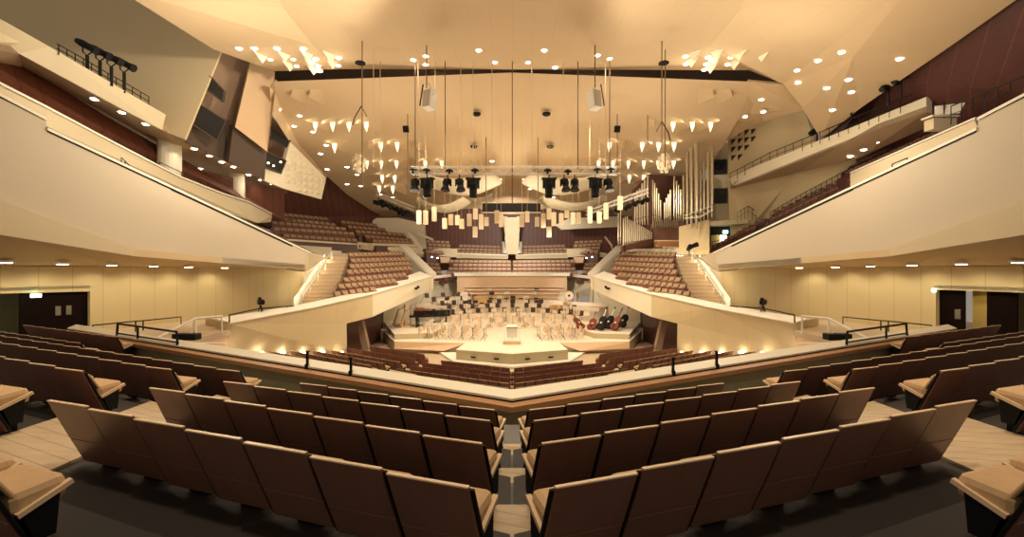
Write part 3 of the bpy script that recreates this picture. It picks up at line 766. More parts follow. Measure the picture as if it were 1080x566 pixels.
for k in range(0, 7):
    R = riz[k][0]+.95; n = [9, 10, 12, 11, 11, 12, 12][k]; a0, a1 = (.14, .86) if k <= 2 else (.235, .765)
    for i in range(n):
        an = math.pi*(a1-(a1-a0)*(i+.5)/n)+random.uniform(-.02, .02); x = R*math.cos(an)*.92; y = CY+R*math.sin(an)*.95
        rz = math.atan2(-(x), -(y-CY+1.0)) ; rz = -math.atan2(-x, -(y-CY+1.5))
        g = 'orchestra chairs on the curved risers'
        if x > 3.7 and y > 44.8 or x > 5.9 and y < 42: continue
        put(chp if k < 2 else ch, V((x, y, ground(x, y)+.002)), rz+random.uniform(-.15, .15), '%s chair, %s from the left in the %s curved row of the orchestra' % ('pale wooden' if k < 2 else 'dark-backed wooden', ORD[i], ORD[k]), 'chair', g)
        nch += 1
        R2 = R-.62; x2 = R2*math.cos(an)*.92; y2 = CY+R2*math.sin(an)*.95
        if (i+k) % 4 != 3 and not (x2 < -5.6 and 39.4 < y2 < 43) and not (x2 > 3 and y2 > 44.5) and not (x2 < -2.6 and y2 > 46.2):
            put(st if k < 3 or random.random() < .45 else std, V((x2, y2, ground(x2, y2)+.002)), rz, 'music stand before the %s chair from the left in the %s curved row' % (ORD[i], ORD[k]), 'music stand', 'music stands of the orchestra')
# string players on the flat front, left and right
for sg in (-1, 1):
    for r in range(3):
        for i in range(6):
            x = sg*(2.6+i*.95+random.uniform(-.1, .1)); y = 35.6+r*1.05+i*.22
            if abs(x)/y > .235 or (sg > 0 and x > 5.7): continue
            zz = ground(x, y); 
            rz = sg*(1.0)+random.uniform(-.2, .2)
            put(chp, V((x, y, zz+.002)), rz, 'pale wooden chair, %s from the conductor, %s line at the %s front' % (ORD[i], ORD[r], SIDE[sg]), 'chair', 'string chairs at the stage front')
            put(st, V((x-sg*.45, y-.25, ground(x-sg*.45, y-.25)+.002)), rz, 'music stand, %s from the conductor, %s line at the %s front' % (ORD[i], ORD[r], SIDE[sg]), 'music stand', 'music stands at the stage front')
# conductor's podium
root = empty('conductor_podium', V((0, 34.2, zs))); tag(root, 'pale conductor podium with a guard rail at the stage front', 'podium')
b = MB(); b.box((0, 0, .12), (1.3, 1.2, .24), 'stagew'); b.box((0, 0, .25), (1.34, 1.24, .03), 'sheet'); b.build('platform', root)
b = MB(); b.tube([(-.55, -.5, .25), (-.55, -.5, 1.15), (.55, -.5, 1.15), (.55, -.5, .25)], .025, 'alu'); b.build('guard_rail', root)
b = MB(); b.box((0, .1, .75), (.8, .06, .7), 'white'); b.box((0, .05, 1.16), (.84, .3, .06), 'grey'); b.build('back_panel', root)
root = empty('conductor_desk', V((0, 35.5, zs))); tag(root, 'conductor desk with pale score behind the podium', 'music stand')
b = MB(); b.prism([V((-.4, 0, 1.05)), V((.4, 0, 1.05)), V((.4, .2, 1.25)), V((-.4, .2, 1.25))], (0, .02, -.02), 'sheet'); b.build('desk_top', root); b = MB(); b.tube([(0, .1, 1.1), (0, .1, 0)], .03, 'black'); b.box((0, .1, .02), (.5, .4, .04), 'black'); b.build('stem', root)

# grand piano
pz = zs+.43
root = empty('grand_piano', V((-7.15, 41.0, pz+.0)), math.radians(8)); tag(root, 'black grand piano with a red cover patch on its lid, left wing of the stage', 'piano'); root.scale = (1.2, 1.2, 1.45)
out_ = [(-1.35, .75), (-1.35, -.75), (-.9, -.78), (.3, -.70), (.9, -.45), (1.3, -.1), (1.35, .25), (1.1, .55), (.6, .70), (0, .75)]
b = MB(); b.prism([V((x, y, .62)) for x, y in out_], (0, 0, .36), 'gloss'); b.build('case', root, bevel=.02)
b = MB(); b.prism([V((x*1.02, y*1.02, .99)) for x, y in out_], (0, 0, .035), 'gloss'); b.build('lid', root, bevel=.01)
b = MB(); b.prism([V((-1.35, -.76, 1.03)), V((-.2, -.76, 1.03)), V((-.2, .76, 1.03)), V((-1.35, .76, 1.03))], (0, 0, .015), 'red'); b.build('cover', root)
b = MB(); b.box((-1.5, 0, .68), (.32, 1.42, .14), 'gloss'); b.build('keyboard', root)
for x, y in ((-1.15, -.6), (-1.15, .6), (1.0, .1)):
    b = MB(); b.lathe([(.05, 0), (.05, .08), (.045, .1), (.075, .5), (.085, .64)], 'gloss', 8, (x, y, 0)); b.build('leg', root)
b = MB(); b.box((-1.0, 0, .22), (.06, .3, .5), 'gloss'); b.box((-1.05, 0, .06), (.2, .3, .04), 'gloss'); b.build('pedal_lyre', root)
# harps
for k, (x, y) in enumerate(((421, 343), (428, 340))):
    p = P(x, y, 41.5-k*1.2); p.z = zs+.43
    root = empty('concert_harp', p, .3+.5*k); tag(root, 'gilt concert harp at the left stage wing, %s the black piano' % ('farther from' if k == 0 else 'right beside'), 'harp')
    b = MB(); b.tube([(-.45, 0, .1), (-.05, 0, 1.55)], .15, 'harp', 8, .06); b.build('soundbox', root)
    b = MB(); b.tube([(.45, 0, .12), (.5, 0, 1.8)], .045, 'harp', 8); b.lathe([(.09, 0), (.06, .06), (.1, .14)], 'harp', 8, (.5, 0, 1.78)); b.build('column', root)
    b = MB(); b.tube([(-.05, 0, 1.55), (.08, 0, 1.48), (.25, 0, 1.5), (.38, 0, 1.7), (.5, 0, 1.84)], .05, 'harp', 8); b.build('neck', root)
    b = MB(); b.box((0, 0, .07), (1.0, .3, .14), 'harp'); b.build('base', root)
    for i in range(8):
        t = i/7; b = MB(); b.tube([(-.40+.36*t, 0, .3+1.15*t*.95), (-.40+.36*t+.42*(1-t*.6), 0, 1.52)], .005, 'cablel', 4); b.build('string', root)
# timpani, bass drum, gong
for k, (x, y) in enumerate(((590, 318), (597.5, 318.5), (583, 317))):
    Y = 46; p = P(x, y, Y); p.z = ground(p.x, p.y)
    root = empty('timpani', p); tag(root, 'copper kettledrum on the rear riser, %s' % ('middle one of the three', 'right-hand one of the three', 'left-hand one of the three')[k], 'drum')
    b = MB(); b.lathe([(.08, .2), (.25, .32), (.34, .55), (.36, .8)], 'harp', 16); b.build('kettle', root); b = MB(); b.lathe([(.37, .79), (.37, .83), (.0, .84)], 'sheet', 16); b.build('drum_head', root); b = MB()
    for a in range(3): b.tube([(.1*math.cos(a*2.1), .1*math.sin(a*2.1), .3), (.36*math.cos(a*2.1), .36*math.sin(a*2.1), 0)], .02, 'black')
    b.build('stand', root)
p = P(600, 312, 48.5); root = empty('bass_drum', p-V((0, 0, .55))); tag(root, 'upright round bass drum with a pale head at the rear right of the stage', 'drum')
RX = Matrix.Rotation(math.pi/2, 3, 'X')
b = MB(); b.lathe([(.50, -.2), (.50, .2), (.45, .2), (.45, -.2)], 'stagew', 22, (0, 0, .6), RX); b.build('drum_shell', root); b = MB(); b.lathe([(.44, .15), (.0, .16)], 'sheet', 22, (0, 0, .6), RX); b.lathe([(.13, .17), (0, .18)], 'bassd', 12, (0, 0, .6), RX); b.build('drum_head', root)
b = MB(); b.tube([(-.4, 0, 0), (-.2, 0, .3), (.2, 0, .3), (.4, 0, 0)], .03, 'black'); b.build('cradle', root)
p = P(609, 313, 48.2); root = empty('tam_tam', p-V((0, 0, .8))); tag(root, 'bronze gong hanging in a slim frame at the rear right of the stage', 'gong')
b = MB(); b.lathe([(.42, .02), (.40, -.02), (0, -.03)], 'harp', 22, (0, 0, .9), Matrix.Rotation(math.radians(60), 3, 'Z') @ RX); b.build('disc', root); b = MB(); b.tube([(-.3, -.45, 0), (-.3, -.45, 1.5), (.3, .45, 1.5), (.3, .45, 0)], .025, 'alu'); b.build('frame', root)
p = P(576, 314, 46.5); p.z = ground(p.x, p.y); root = empty('percussion_table', p); tag(root, 'white-covered percussion table with blue-grey mallets at the rear of the stage', 'table')
b = MB(); b.box((0, 0, .75), (.9, .5, .08), 'coping'); b.box((0, 0, .9), (.7, .4, .12), 'white'); b.build('table_top', root); b = MB()
for sx in (-.4, .4):
    for sy in (-.2, .2): b.tube([(sx, sy, 0), (sx, sy, .72)], .02, 'alu')
b.build('frame', root)
# double basses lying on stools / leaning
def double_bass(p, rz, tilt, m, label):
    root = empty('double_bass', p, rz); tag(root, label, 'double bass', 'double basses at the right stage wing')
    root.rotation_euler = (math.radians(tilt), 0, rz); root.scale = (1.2, 1.2, 1.2)
    prof = [(0, .0), (.22, .02), (.33, .14), (.34, .28), (.26, .44), (.21, .54), (.25, .66), (.27, .80), (.2, .98), (.07, 1.1), (0, 1.12)]
    pts = [(x, z) for x, z in prof]+[(-x, z) for x, z in reversed(prof[1:-1])]
    b = MB(); b.prism([V((x, -.1, z+.12)) for x, z in pts], (0, .2, 0), m); b.build('body', root, bevel=.02)
    b = MB(); b.tube([(0, -.1, 1.15), (0, -.13, 1.75)], .03, 'sheet' if m == 'bassd' else m); b.build('neck', root)
    b = MB(); b.lathe([(.05, 0), (.035, .1), (.06, .16)], m, 8, (0, -.13, 1.74)); b.build('scroll', root)
    b = MB(); b.tube([(0, 0, 0), (0, 0, .14)], .015, 'alu'); b.build('endpin', root)
    b = MB(); b.box((0, -.13, .62), (.12, .03, .12), 'sheet'); b.box((0, -.12, .38), (.07, .02, .3), 'black'); b.build('bridge', root)
bl = [(615, 347, 38.6, .5, -55, 'bass', 'red-brown double bass leaning low, nearest the strings'), (623, 351, 38.2, -.4, -58, 'bass', 'red-brown double bass lying beside the dark covered one'),
      (631.5, 355, 37.6, -.75, -38, 'bassd', 'dark double bass with a pale neck pointing up right, foremost'), (639, 350, 38.6, -.8, -42, 'bassd', 'dark double bass behind the foremost one'),
      (646, 352, 37.8, -.85, -42, 'bass', 'dark red double bass near the right wing edge'), (654, 347, 39.4, -.85, -40, 'bassd', 'dark double bass farthest right on the wing')]
for x, y, Y, rz, ti, m_, lab in bl:
    p = P(x, y, Y); p.z = zs+.45; double_bass(p, rz, ti, m_, lab)
# black tubs/lamps by the right wing
b = MB(); b.lathe([(.3, 0), (.35, .5), (.2, .6)], 'bassd', 12, P(634, 330, 46)); tag(b.build('covered_drum'), 'black covered drum by the flank wall at the right of the stage', 'drum')

# ================================================================== CEILING
def lampdot(p, r, label, group, aim=None, e=0, name='ceiling_spotlight'):
    root = empty(name, p); tag(root, label, 'ceiling light', group)
    b = MB(); b.lathe([(r, .05), (r, -.02), (r*.7, -.05)], 'lamp', 12); b.build('lens', root)
    b = MB(); b.lathe([(r*1.35, .12), (r*1.35, 0), (r, 0), (r, .12)], 'white', 12); b.build('ring', root)
    if e: light('SPOT', p-V((0, 0, .15)), e, r, (1, .88, .70), 110, V(aim if aim is not None else (p.x, p.y, 0)), parent=root, name='bulb')
    return root
# main tent shaped lower ceiling
def crow(y, Y, xl, n=12, dip=0):
    out = []
    for i in range(n+1):
        t = i/n; x = xl+(540-xl)*t
        yy = y-dip*(t) ; out.append(P(x, yy, Y+.8*t))
    return out+[V((-v.x, v.y, v.z)) for v in reversed(out[:-1])]
rows = [crow(86, 26.8, 289, dip=9.5), crow(100, 29, 291, dip=5), crow(125, 33, 301, dip=4), crow(155, 38.5, 318, dip=2), crow(185, 46, 344, dip=0), crow(205, 52, 366, dip=0), crow(222, 58, 392, dip=3), crow(229, 62.5, 405, dip=14)]
b = MB(); b.grid(rows, 'ceil', thick=(0, .5, .05)); o = b.build('ceiling_tent', smooth=False); struct(o, 'tan tent shaped ceiling with fine board seams')
# dark slot
b = MB(); 
A = [P(286, 74, 28.5), P(540, 71.5, 30.5), P(794, 74, 28.5), P(828, 84, 27.5)]
b.grid([[P(270, 66, 31), P(540, 66, 33), P(835, 66, 31)], [P(270, 95, 31), P(540, 90, 33), P(835, 99, 31)]], 'slot', thick=(0, 1.5, 0)); struct(b.build('ceiling_slot'), 'dark slot between the two ceiling shells')
# upper ceiling shell
b = MB()
near = [(-26, 6, 19.2), (0, 6, 20.0), (26, 6, 19.2)]
lft = [P(120, -14, 17.5), P(225, 52, 24), P(290, 75, 27)]
b.grid([[V((-26, -3, 18.6)), V((-8, -3, 19)), V((8, -3, 19)), V((26, -3, 18.6))],
        [V((-24, 12, 18.5)), P(250, -75, 15.5), P(830, -75, 15.5), V((24, 12, 18.5))],
        [P(120, -14, 17.5), P(300, 10, 21), P(780, 10, 21), P(960, -14, 17.5)],
        [P(225, 52, 24), P(330, 48, 24.5), P(750, 48, 24.5), P(870, 52, 23)],
        [P(289, 75, 27.3), P(360, 72.8, 27.6), P(790, 74, 27.5), P(826, 88.5, 27.2)]], 'ceil', thick=(0, -.15, .4))
struct(b.build('ceiling_front'), 'upper tan ceiling shell nearest the viewer')
# right ceiling flank
b = MB()
q = [P(870, 52, 23), P(826, 88.5, 27.2), P(847, 115, 28.5), P(866, 147, 31), P(906, 115, 27), P(945, 88, 24), P(1002, 49, 20.5), P(1100, -20, 16), P(960, -14, 17.5)]
c = P(900, 60, 22.8)
for i in range(len(q)): 
    tri = [c, q[i], q[(i+1) % len(q)]]; b.prism(tri, (0, 0, .35), 'ceil_side')
struct(b.build('ceiling_flank_right'), 'tan ceiling flank descending to the right wall')
b = MB(); b.grid([[P(791, 86, 26.8), P(826, 88.8, 27.3)], [P(789, 100, 29), P(848, 115.3, 28.8)], [P(779, 125, 33), P(806, 128, 34)], [P(762, 155, 38.5), P(768, 140.5, 40.5)], [P(736, 185, 46), P(758, 165, 48)], [P(714, 205, 52), P(738, 185, 55)]], 'ceil_side', thick=(0, .3, .25))
struct(b.build('ceiling_facet_right'), 'sloping ceiling facet above the organ')
b = MB(); b.grid([[P(289, 86, 26.8), P(284.5, 90, 27.6)], [P(291, 100, 29), P(285.5, 118, 29.8)], [P(301, 125, 33), P(305, 149, 35.5)], [P(318, 155, 38.5), P(323, 168.5, 40.5)], [P(344, 185, 46), P(343.5, 189, 46.3)]], 'ceil_side', thick=(0, .3, .25))
struct(b.build('ceiling_facet_left'), 'sloping ceiling facet at the left edge of the tent ceiling')

cs = []
L1 = [(294, 115.5, 29), (316, 122, 32), (310, 133, 32), (330, 139, 34.5), (344, 153, 37.5), (338, 162, 39.5), (345, 178.5, 43.5), (366, 176, 43), (376.5, 184, 45), (366, 194, 48.2), (380.5, 196, 48.7)]
R1_ = [(786, 123, 30.5), (803, 105, 28.5), (805, 118, 29.3), (822, 99, 28)]
R2_ = [(841, 74, 24.8), (842, 87, 25.8), (863, 64, 23.6), (872, 93, 25.6), (888, 55, 22.2), (895, 84, 24.2), (898, 97, 25.6), (878, 116, 27.8), (949, 62, 21.6)]
U = [(436, 63, 26), (449, 59, 25.6), (449, 68, 26.7), (505, 53, 25), (522, 65.5, 26.6), (557, 65.5, 26.6), (574, 53, 25), (585.5, 71, 27.1), (630.5, 58, 25.5), (643, 61.5, 26)]
C_ = [(519, 170, 42), (513, 186, 46), (527, 189, 47), (553, 189, 47), (566, 186, 46), (517, 194, 48.5), (508, 198, 50), (559, 199, 50), (571, 197, 49.5), (496, 208, 53), (584, 208, 53), (588, 211, 54), (402, 205, 51), (414, 208, 52.5)]
Tl = [(285, 62.5, 25.4), (309, 62, 25.7), (333, 62, 25.9), (357, 61, 25.8), (312.5, 69.5, 26.6), (335, 69, 26.6), (337, 75, 27.2), (356.5, 69, 26.6), (252, 51, 23.9), (268, 51, 24.2), (292, 51, 24.4), (320, 51, 24.6)]
Tr = [(1080-x, y-1.5, Y) for x, y, Y in Tl[:8]]
from mathutils.bvhtree import BVHTree
bpy.context.view_layer.update()
def bvh_of(names):
    vs = []; fs = []
    for nm in names:
        o = bpy.data.objects[nm]; k = len(vs); vs += [o.matrix_world @ v.co for v in o.data.vertices]; fs += [tuple(k+i for i in p.vertices) for p in o.data.polygons]
    return BVHTree.FromPolygons(vs, fs)
CB = bvh_of(['ceiling_tent', 'ceiling_front', 'ceiling_flank_right', 'ceiling_facet_right', 'ceiling_facet_left'])
def onceil(x, y, Y=30, off=.02):
    o = V((0, 0, H)); d = (P(x, y, 30)-o).normalized(); h = CB.ray_cast(o, d)
    return (h[0]-d*off, h[1] if h[1].z < 0 else -h[1]) if h[0] is not None else (P(x, y, Y), V((0, 0, -1)))
for lst, where, e in ((L1, 'left ceiling facet', 60), (R1_, 'ceiling facet over the organ side', 60), (R2_, 'right ceiling flank', 120), (U, 'upper ceiling shell above the dark slot', 200), (C_, 'rear of the tent ceiling', 0), (Tl, 'pyramid cluster at upper left', 60), (Tr, 'pyramid cluster at upper right', 60)):
    order = sorted(range(len(lst)), key=lambda i: lst[i][0])
    for rank, i in enumerate(order):
        x, y, Y = lst[i]; p, nrm = onceil(x, y, Y)
        lampdot(p, .15 if Y < 35 else .19, 'ceiling spotlight in the %s, %s from the left' % (where, ORD[rank]), 'spotlights in the '+where, e=e if (i % 3 == 0 or e >= 120) else 0)
# pyramids on the tent ceiling
def pyramid(x, y, sg, s, lit, label, group):
    # a wedge: triangular face looking outwards, ridge running back up into the ceiling
    p, nrm = onceil(x, y); k = s*p.y/F
    tip = p+V((0, 0, -.5*k)); o = sg
    a = p+V((-sg*.55*k, .2*k, .45*k)); b_ = p+V((sg*.55*k, .2*k, .50*k)); c = p+V((sg*.35*k, 1.1*k, -.55*k)); 
    # vertices: top outer, top inner, bottom tip
    t_out = p+V((sg*.42*k, -.35*k, .42*k)); t_in = p+V((sg*.75*k*0-sg*.45*k, .1*k, .55*k)); t_low = p+V((sg*.30*k, -.15*k, -.55*k)); back = p+V((-sg*.9*k, .9*k, -.9*k+.3*k)); back2 = p+V((sg*.5*k, 1.0*k, .6*k))
    b = MB(); vs = [t_out, t_in, t_low, back, back2]
    b.add([v-p for v in vs], [(0, 1, 2), (1, 3, 2), (0, 2, 4), (2, 3, 4), (0, 4, 1), (1, 4, 3)], 'ceil_side')
    root = b.build('ceiling_pyramid', loc=p); tag(root, label, 'ceiling pyramid', group)
    if lit: light('SPOT', p+V((sg*1.25*k, -.95*k, .15*k)), 1.6*k*k*10, .05, (1, .88, .62), 75, t_in.lerp(t_low, .5), parent=root, name='bulb')
def pyr2(x, y, sg, s, lit, label, group):
    """triangular panel facing the viewer with folded sides; a glowing plate stands for its lit half"""
    p, nrm = onceil(x, y); k = s*p.y/F; h = 1.0*k
    ctr = p+nrm*.55*k
    a = p+V((-.55*k, 0, 0)); 
    def q(dx, dz):                                   # point on the ceiling plane at offset
        r, _ = onceil(x+dx*s, y-dz*s); return r+V((0, 0, .05))
    TL, TR, BT = q(-.55*sg*-1, .5), q(.55*sg*-1, .5), q(sg*-.75, -.9)
    apex = q(sg*.40, -.1)-V((0, 0, .35*k))+V((0, -.55*k, 0))
    b = MB(); vs = [TL-p, TR-p, BT-p, apex-p]
    b.add(vs, [(0, 1, 3), (1, 2, 3), (2, 0, 3), (0, 2, 1)], 'ceil_side')
    root = b.build('ceiling_pyramid', loc=p); tag(root, label, 'ceiling pyramid', group)
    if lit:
        m2 = MB(); m2.prism([v_-p for v_ in (apex+V((-sg*.10*k, -.03, .40*k)), apex+V((sg*.34*k, -.03, .46*k)), apex+V((sg*.30*k, -.03, .05*k)), apex+V((sg*.12*k, -.03, -.42*k)))], (0, -.06, 0), 'litface'); m2.build('lamp', root)  # emissive plate imitates the brightly lit face; no lamp sits here
        lp = apex+V((sg*.95*k, -.55*k, .05*k))
        light('SPOT', lp, 34*k*k, .06, (1, .88, .60), 95, apex.lerp(TL, .4), parent=root, name='bulb')
lit = [(343, 131), (361, 131), (378, 131), (396, 131), (363, 153), (411, 152), (428, 152), (395, 171), (410, 171), (426, 171), (456, 171), (473, 171), (411, 186), (424, 186), (408, 197), (422, 197)]
dim = [(394, 153), (443, 152), (441, 171)]
big = [(316, 100), (335, 100)]
litR = [(700, 131), (720, 131), (739, 131), (634, 152), (668, 152), (685, 152), (701, 152), (624, 171), (639, 171), (655, 171), (671, 171), (686, 171), (702, 171), (656, 186), (671, 186)]
dimR = [(684, 131), (653, 152)]
for sg, l1, l2, l3 in ((-1, lit, dim, big), (1, litR, dimR, [(763, 100), (744, 100)])):
    allp = [(x, y, 1, 13) for x, y in l1]+[(x, y, 0, 11) for x, y in l2]+[(x, y, 0, 14) for x, y in l3]
    allp.sort(key=lambda t: (t[1], t[0])); rowsy = sorted(set(t[1] for t in allp))
    cnt = {}
    for x, y, l_, s in allp:
        ky = round(y/6); cnt[ky] = cnt.get(ky, 0)+1
        rn = sorted(set(round(t[1]/6) for t in allp)).index(ky)
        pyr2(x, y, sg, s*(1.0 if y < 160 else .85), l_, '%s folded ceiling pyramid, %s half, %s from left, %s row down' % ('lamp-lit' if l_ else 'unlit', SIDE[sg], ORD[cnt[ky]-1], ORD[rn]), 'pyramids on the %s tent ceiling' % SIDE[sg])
# upper cluster: pointed pyramids hanging down
def spike(x, y, s, sg, label, group):
    p, nrm = onceil(x-sg*s*.0, y-s*.9); k = s*p.y/F
    tip = P(x, y, p.y-.2); 
    q = lambda dx, dy: onceil(x+dx, y+dy)[0]+V((0, 0, .05))
    a, b_, c = q(-.75*s, -.95*s), q(.75*s, -.85*s), q(sg*1.3*s, -1.7*s)
    b = MB(); b.add([v-p for v in (a, b_, c, tip)], [(0, 1, 3), (1, 2, 3), (2, 0, 3), (0, 2, 1)], 'pale'); root = b.build('ceiling_pyramid', loc=p); tag(root, label, 'ceiling pyramid', group)
sp = [(277, 67), (301, 65.5), (306, 75.5), (325, 65), (331, 79.5), (349, 66), (351, 73), (328, 72)]
for sg, pts in ((-1, sp), (1, [(1080-x, y-1.5) for x, y in sp])):
    for i, (x, y) in enumerate(sorted(pts)):
        spike(x, y, 8, sg, 'pointed white ceiling pyramid, %s from the left in the upper %s cluster' % (ORD[i], SIDE[sg]), 'pointed pyramids at upper %s' % SIDE[sg])
        if i % 2 == 0: light('POINT', P(x+sg*-9, y-1, onceil(x, y)[0].y-.9)-V((0, 0, .3)), 9, .08, (1, .9, .65), name='cluster_bulb')
# round ceiling openings
for x, y, Y in ((503, 118, 36), (576, 118, 36), (500, 152.5, 38), (580, 152.5, 38)):
    p, _ = onceil(x, y); p = p+V((0, -.3, -.3)); b = MB(); b.lathe([(.30, .12), (.30, 0), (.22, -.06), (.22, .12)], 'black', 16); b.lathe([(.20, .0), (0, .02)], 'dark', 12)
    tag(b.build('ceiling_hatch', loc=p), 'round dark ceiling hatch, %s %s of the centreline' % ('upper' if y < 130 else 'lower', 'left' if x < 540 else 'right'), 'ceiling hatch')

# ================================================================== HANGING THINGS
# cables
def topz(x, y=40):
    return onceil(x, y)[0]
cab = [(382, 14, 196, 'cable', 24.0), (401, 40, 186, 'cablel', 26.4), (438, 120, 182, 'cable', 26.4), (441, 30, 184, 'cablel', 26.4), (450, 20, 98, 'cable', 24.5), (469.5, 20, 178, 'cable', 26.4), (486, 60, 180, 'cablel', 26.4), (512.5, 60, 214, 'cable', 37.6), (519, 60, 180, 'cablel', 26.4), (540.3, 5, 214, 'cable', 26.4), (561, 60, 180, 'cablel', 26.4), (567.5, 60, 214, 'cable', 37.6), (594, 60, 180, 'cablel', 26.4), (609.5, 10, 178, 'cable', 26.4), (627.5, 15, 98, 'cable', 24.5), (638.5, 30, 184, 'cablel', 26.4), (643, 120, 182, 'cable', 26.4), (651, 143, 200, 'cable', 33), (683, 100, 152, 'cable', 33), (698, 14, 150, 'cable', 24), (701.5, 20, 176, 'cable', 25), (430, 136, 196, 'cable', 33), (394, 40, 176, 'cablel', 25), (557, 60, 228, 'cablel', 44), (523, 60, 228, 'cablel', 44), (459, 60, 183, 'cablel', 26.4), (499, 60, 183, 'cablel', 26.4), (532, 60, 200, 'cablel', 40)]
for i, (x, y0, y1, m_, Y) in enumerate(cab):
    bot = P(x, y1, Y); # find ceiling above
    h = CB.ray_cast(bot, V((0, 0, 1))); tz = h[0].z if h[0] is not None else bot.z+6
    b = MB(); b.tube([V((0, 0, 0)), V((0, 0, tz-bot.z))], .030 if m_ == 'cable' else .022, m_, 5)
    tag(b.build('suspension_cable', loc=bot), '%s thin suspension cable, %s from the left among the ceiling cables' % ('dark' if m_ == 'cable' else 'pale', ORD[sorted(c[0] for c in cab).index(x)]), 'cable', 'suspension cables')
# long truss with stage lights
def truss(name, p0, p1, w_, label, m_='alu'):
    root = empty(name, p0); tag(root, label, 'truss'); d = p1-p0; L = d.length; u = d.normalized(); sdv = u.cross(V((0, 0, 1))).normalized(); up = V((0, 0, 1))
    for i, (a, c) in enumerate(((-1, 0), (1, 0), (-1, 1), (1, 1))):
        o = sdv*a*w_/2+up*c*w_; b = MB(); b.tube([o, o+d], .028, m_, 6); b.build('chord', root)
    b = MB(); n = int(L/w_/1.1)
    for i in range(n):
        q0 = d*(i/n); q1 = d*((i+1)/n)
        for a in (-1, 1): b.tube([q0+sdv*a*w_/2+up*(w_ if i % 2 else 0), q1+sdv*a*w_/2+up*(0 if i % 2 else w_)], .014, m_, 4)
        b.tube([q0+sdv*w_/2*(1 if i % 2 else -1)+up*w_, q1+sdv*w_/2*(-1 if i % 2 else 1)+up*w_], .012, m_, 4)
    b.build('lattice', root); return root
truss('lighting_truss', P(434, 183.5, 26.5), P(652, 183.5, 26.5), .40, 'long horizontal aluminium lighting truss hanging above the stage')
def mover(p, big, yaw, label, grp):
    root = empty('stage_light' , p, yaw); root.scale = (.9, .9, .9); tag(root, label, 'stage light', grp)
    if big:
        b = MB(); b.tube([(0, 0, 0), (0, 0, -.25)], .04, 'black'); b.box((0, 0, -.28), (.95, .4, .1), 'black'); b.build('clamp', root)
        b = MB(); b.box((-.36, 0, -.6), (.08, .28, .6), 'black'); b.box((.36, 0, -.6), (.08, .28, .6), 'black'); b.build('yoke', root)
        b = MB(); b.lathe([(.34, -.38), (.36, -.7), (.26, -1.0), (.24, -1.3), (.29, -1.38), (.22, -1.5)], 'black', 14); b.build('lamp_head', root)
    else:
        b = MB(); b.tube([(0, 0, 0), (0, 0, -.3)], .035, 'black'); b.box((0, 0, -.32), (.3, .25, .1), 'black'); b.build('clamp', root)
        b = MB(); b.box((-.24, 0, -.55), (.05, .16, .45), 'black'); b.box((.24, 0, -.55), (.05, .16, .45), 'black'); b.build('yoke', root)
        b = MB(); b.lathe([(.20, -.35), (.25, -.55), (.18, -.8), (.3, -1.05), (.3, -1.12)], 'black', 12, (0, 0, 0), Matrix.Rotation(math.radians(-14), 3, 'X')); b.build('lamp_head', root)
    return root
ml = [(438, 0), (450.5, 1), (472, 0), (484.5, 0), (499, 1), (579, 1), (595, 0), (606, 0), (628, 1), (641, 0)]
for i, (x, g_) in enumerate(ml):
    mover(P(x, 184, 26.5), g_, random.uniform(-.5, .5), '%s black stage light under the long truss, %s from the left' % ('large' if g_ else 'small', ORD[i]), 'stage lights under the long truss')
for i, (x, y, Y) in enumerate([(435.5, 176.5, 26.2), (450, 176.5, 26.2), (474, 177, 26.2), (501, 176.5, 26.2), (577.5, 176.5, 26.2), (630, 176, 26.2), (644.5, 176, 26.2), (599, 177.5, 26.2)]):
    b = MB(); b.lathe([(.22, -.05), (.24, 0), (.1, .1)], 'black', 12); b.box((0, 0, -.12), (.1, .1, .16), 'black')
    tag(b.build('truss_hoist', loc=P(x, y+3, Y)), 'small dark hoist on top of the long truss, %s from the left' % ORD[sorted([435.5, 450, 474, 501, 577.5, 630, 644.5, 599]).index(x)], 'hoist', 'hoists on the long truss')
# black surtitle screen
b = MB(); b.box((0, 0, 0), (4.85, .25, .74), 'dark'); root = b.build('display_panel', loc=P(539.5, 219, 38)); tag(root, 'long black display panel hanging high above the stage centre', 'display')
b = MB(); b.box((0, -.0, .39), (4.9, .26, .05), 'pend'); b.box((0, 0, -.39), (4.9, .26, .05), 'pend'); b.build('frame', root)
# loudspeakers hanging
for sg in (-1, 1):
    p = PM(453, 103, 24.5, sg); root = empty('hanging_loudspeaker', p, sg*.5); tag(root, 'grey and white loudspeaker box hanging below the ceiling, %s of centre' % SIDE[sg], 'loudspeaker')
    Rr = Matrix.Rotation(math.radians(-8), 3, 'X')
    b = MB(); b.box((0, 0, -.1), (.55, .55, 1.05), 'white', Rr); b.build('cabinet', root, bevel=.03); b = MB(); b.box((-sg*-.30, 0, -.1), (.04, .42, .9), 'mesh', Rr); b.box((0, -.30, -.1), (.42, .03, .9), 'mesh', Rr); b.build('grille', root)
    b = MB(); b.tube([(-.3, 0, .1), (0, 0, .8), (.3, 0, .1)], .03, 'alu'); b.tube([(.35*sg, -.1, .75), (.5*sg, -.2, -.4)], .035, 'black'); b.build('bracket', root)
for x, y in ((428, 136), (651, 136)):
    b = MB(); b.box((0, 0, 0), (.38, .12, .42), 'bassd', Matrix.Rotation(.5, 3, 'X')); tag(b.build('small_monitor', loc=P(x, y, 30)), 'small dark square box hanging before the ceiling, %s of centre' % ('left' if x < 540 else 'right'), 'box')
    o = P(x, y, 30); h = CB.ray_cast(o, V((0, 0, 1)))
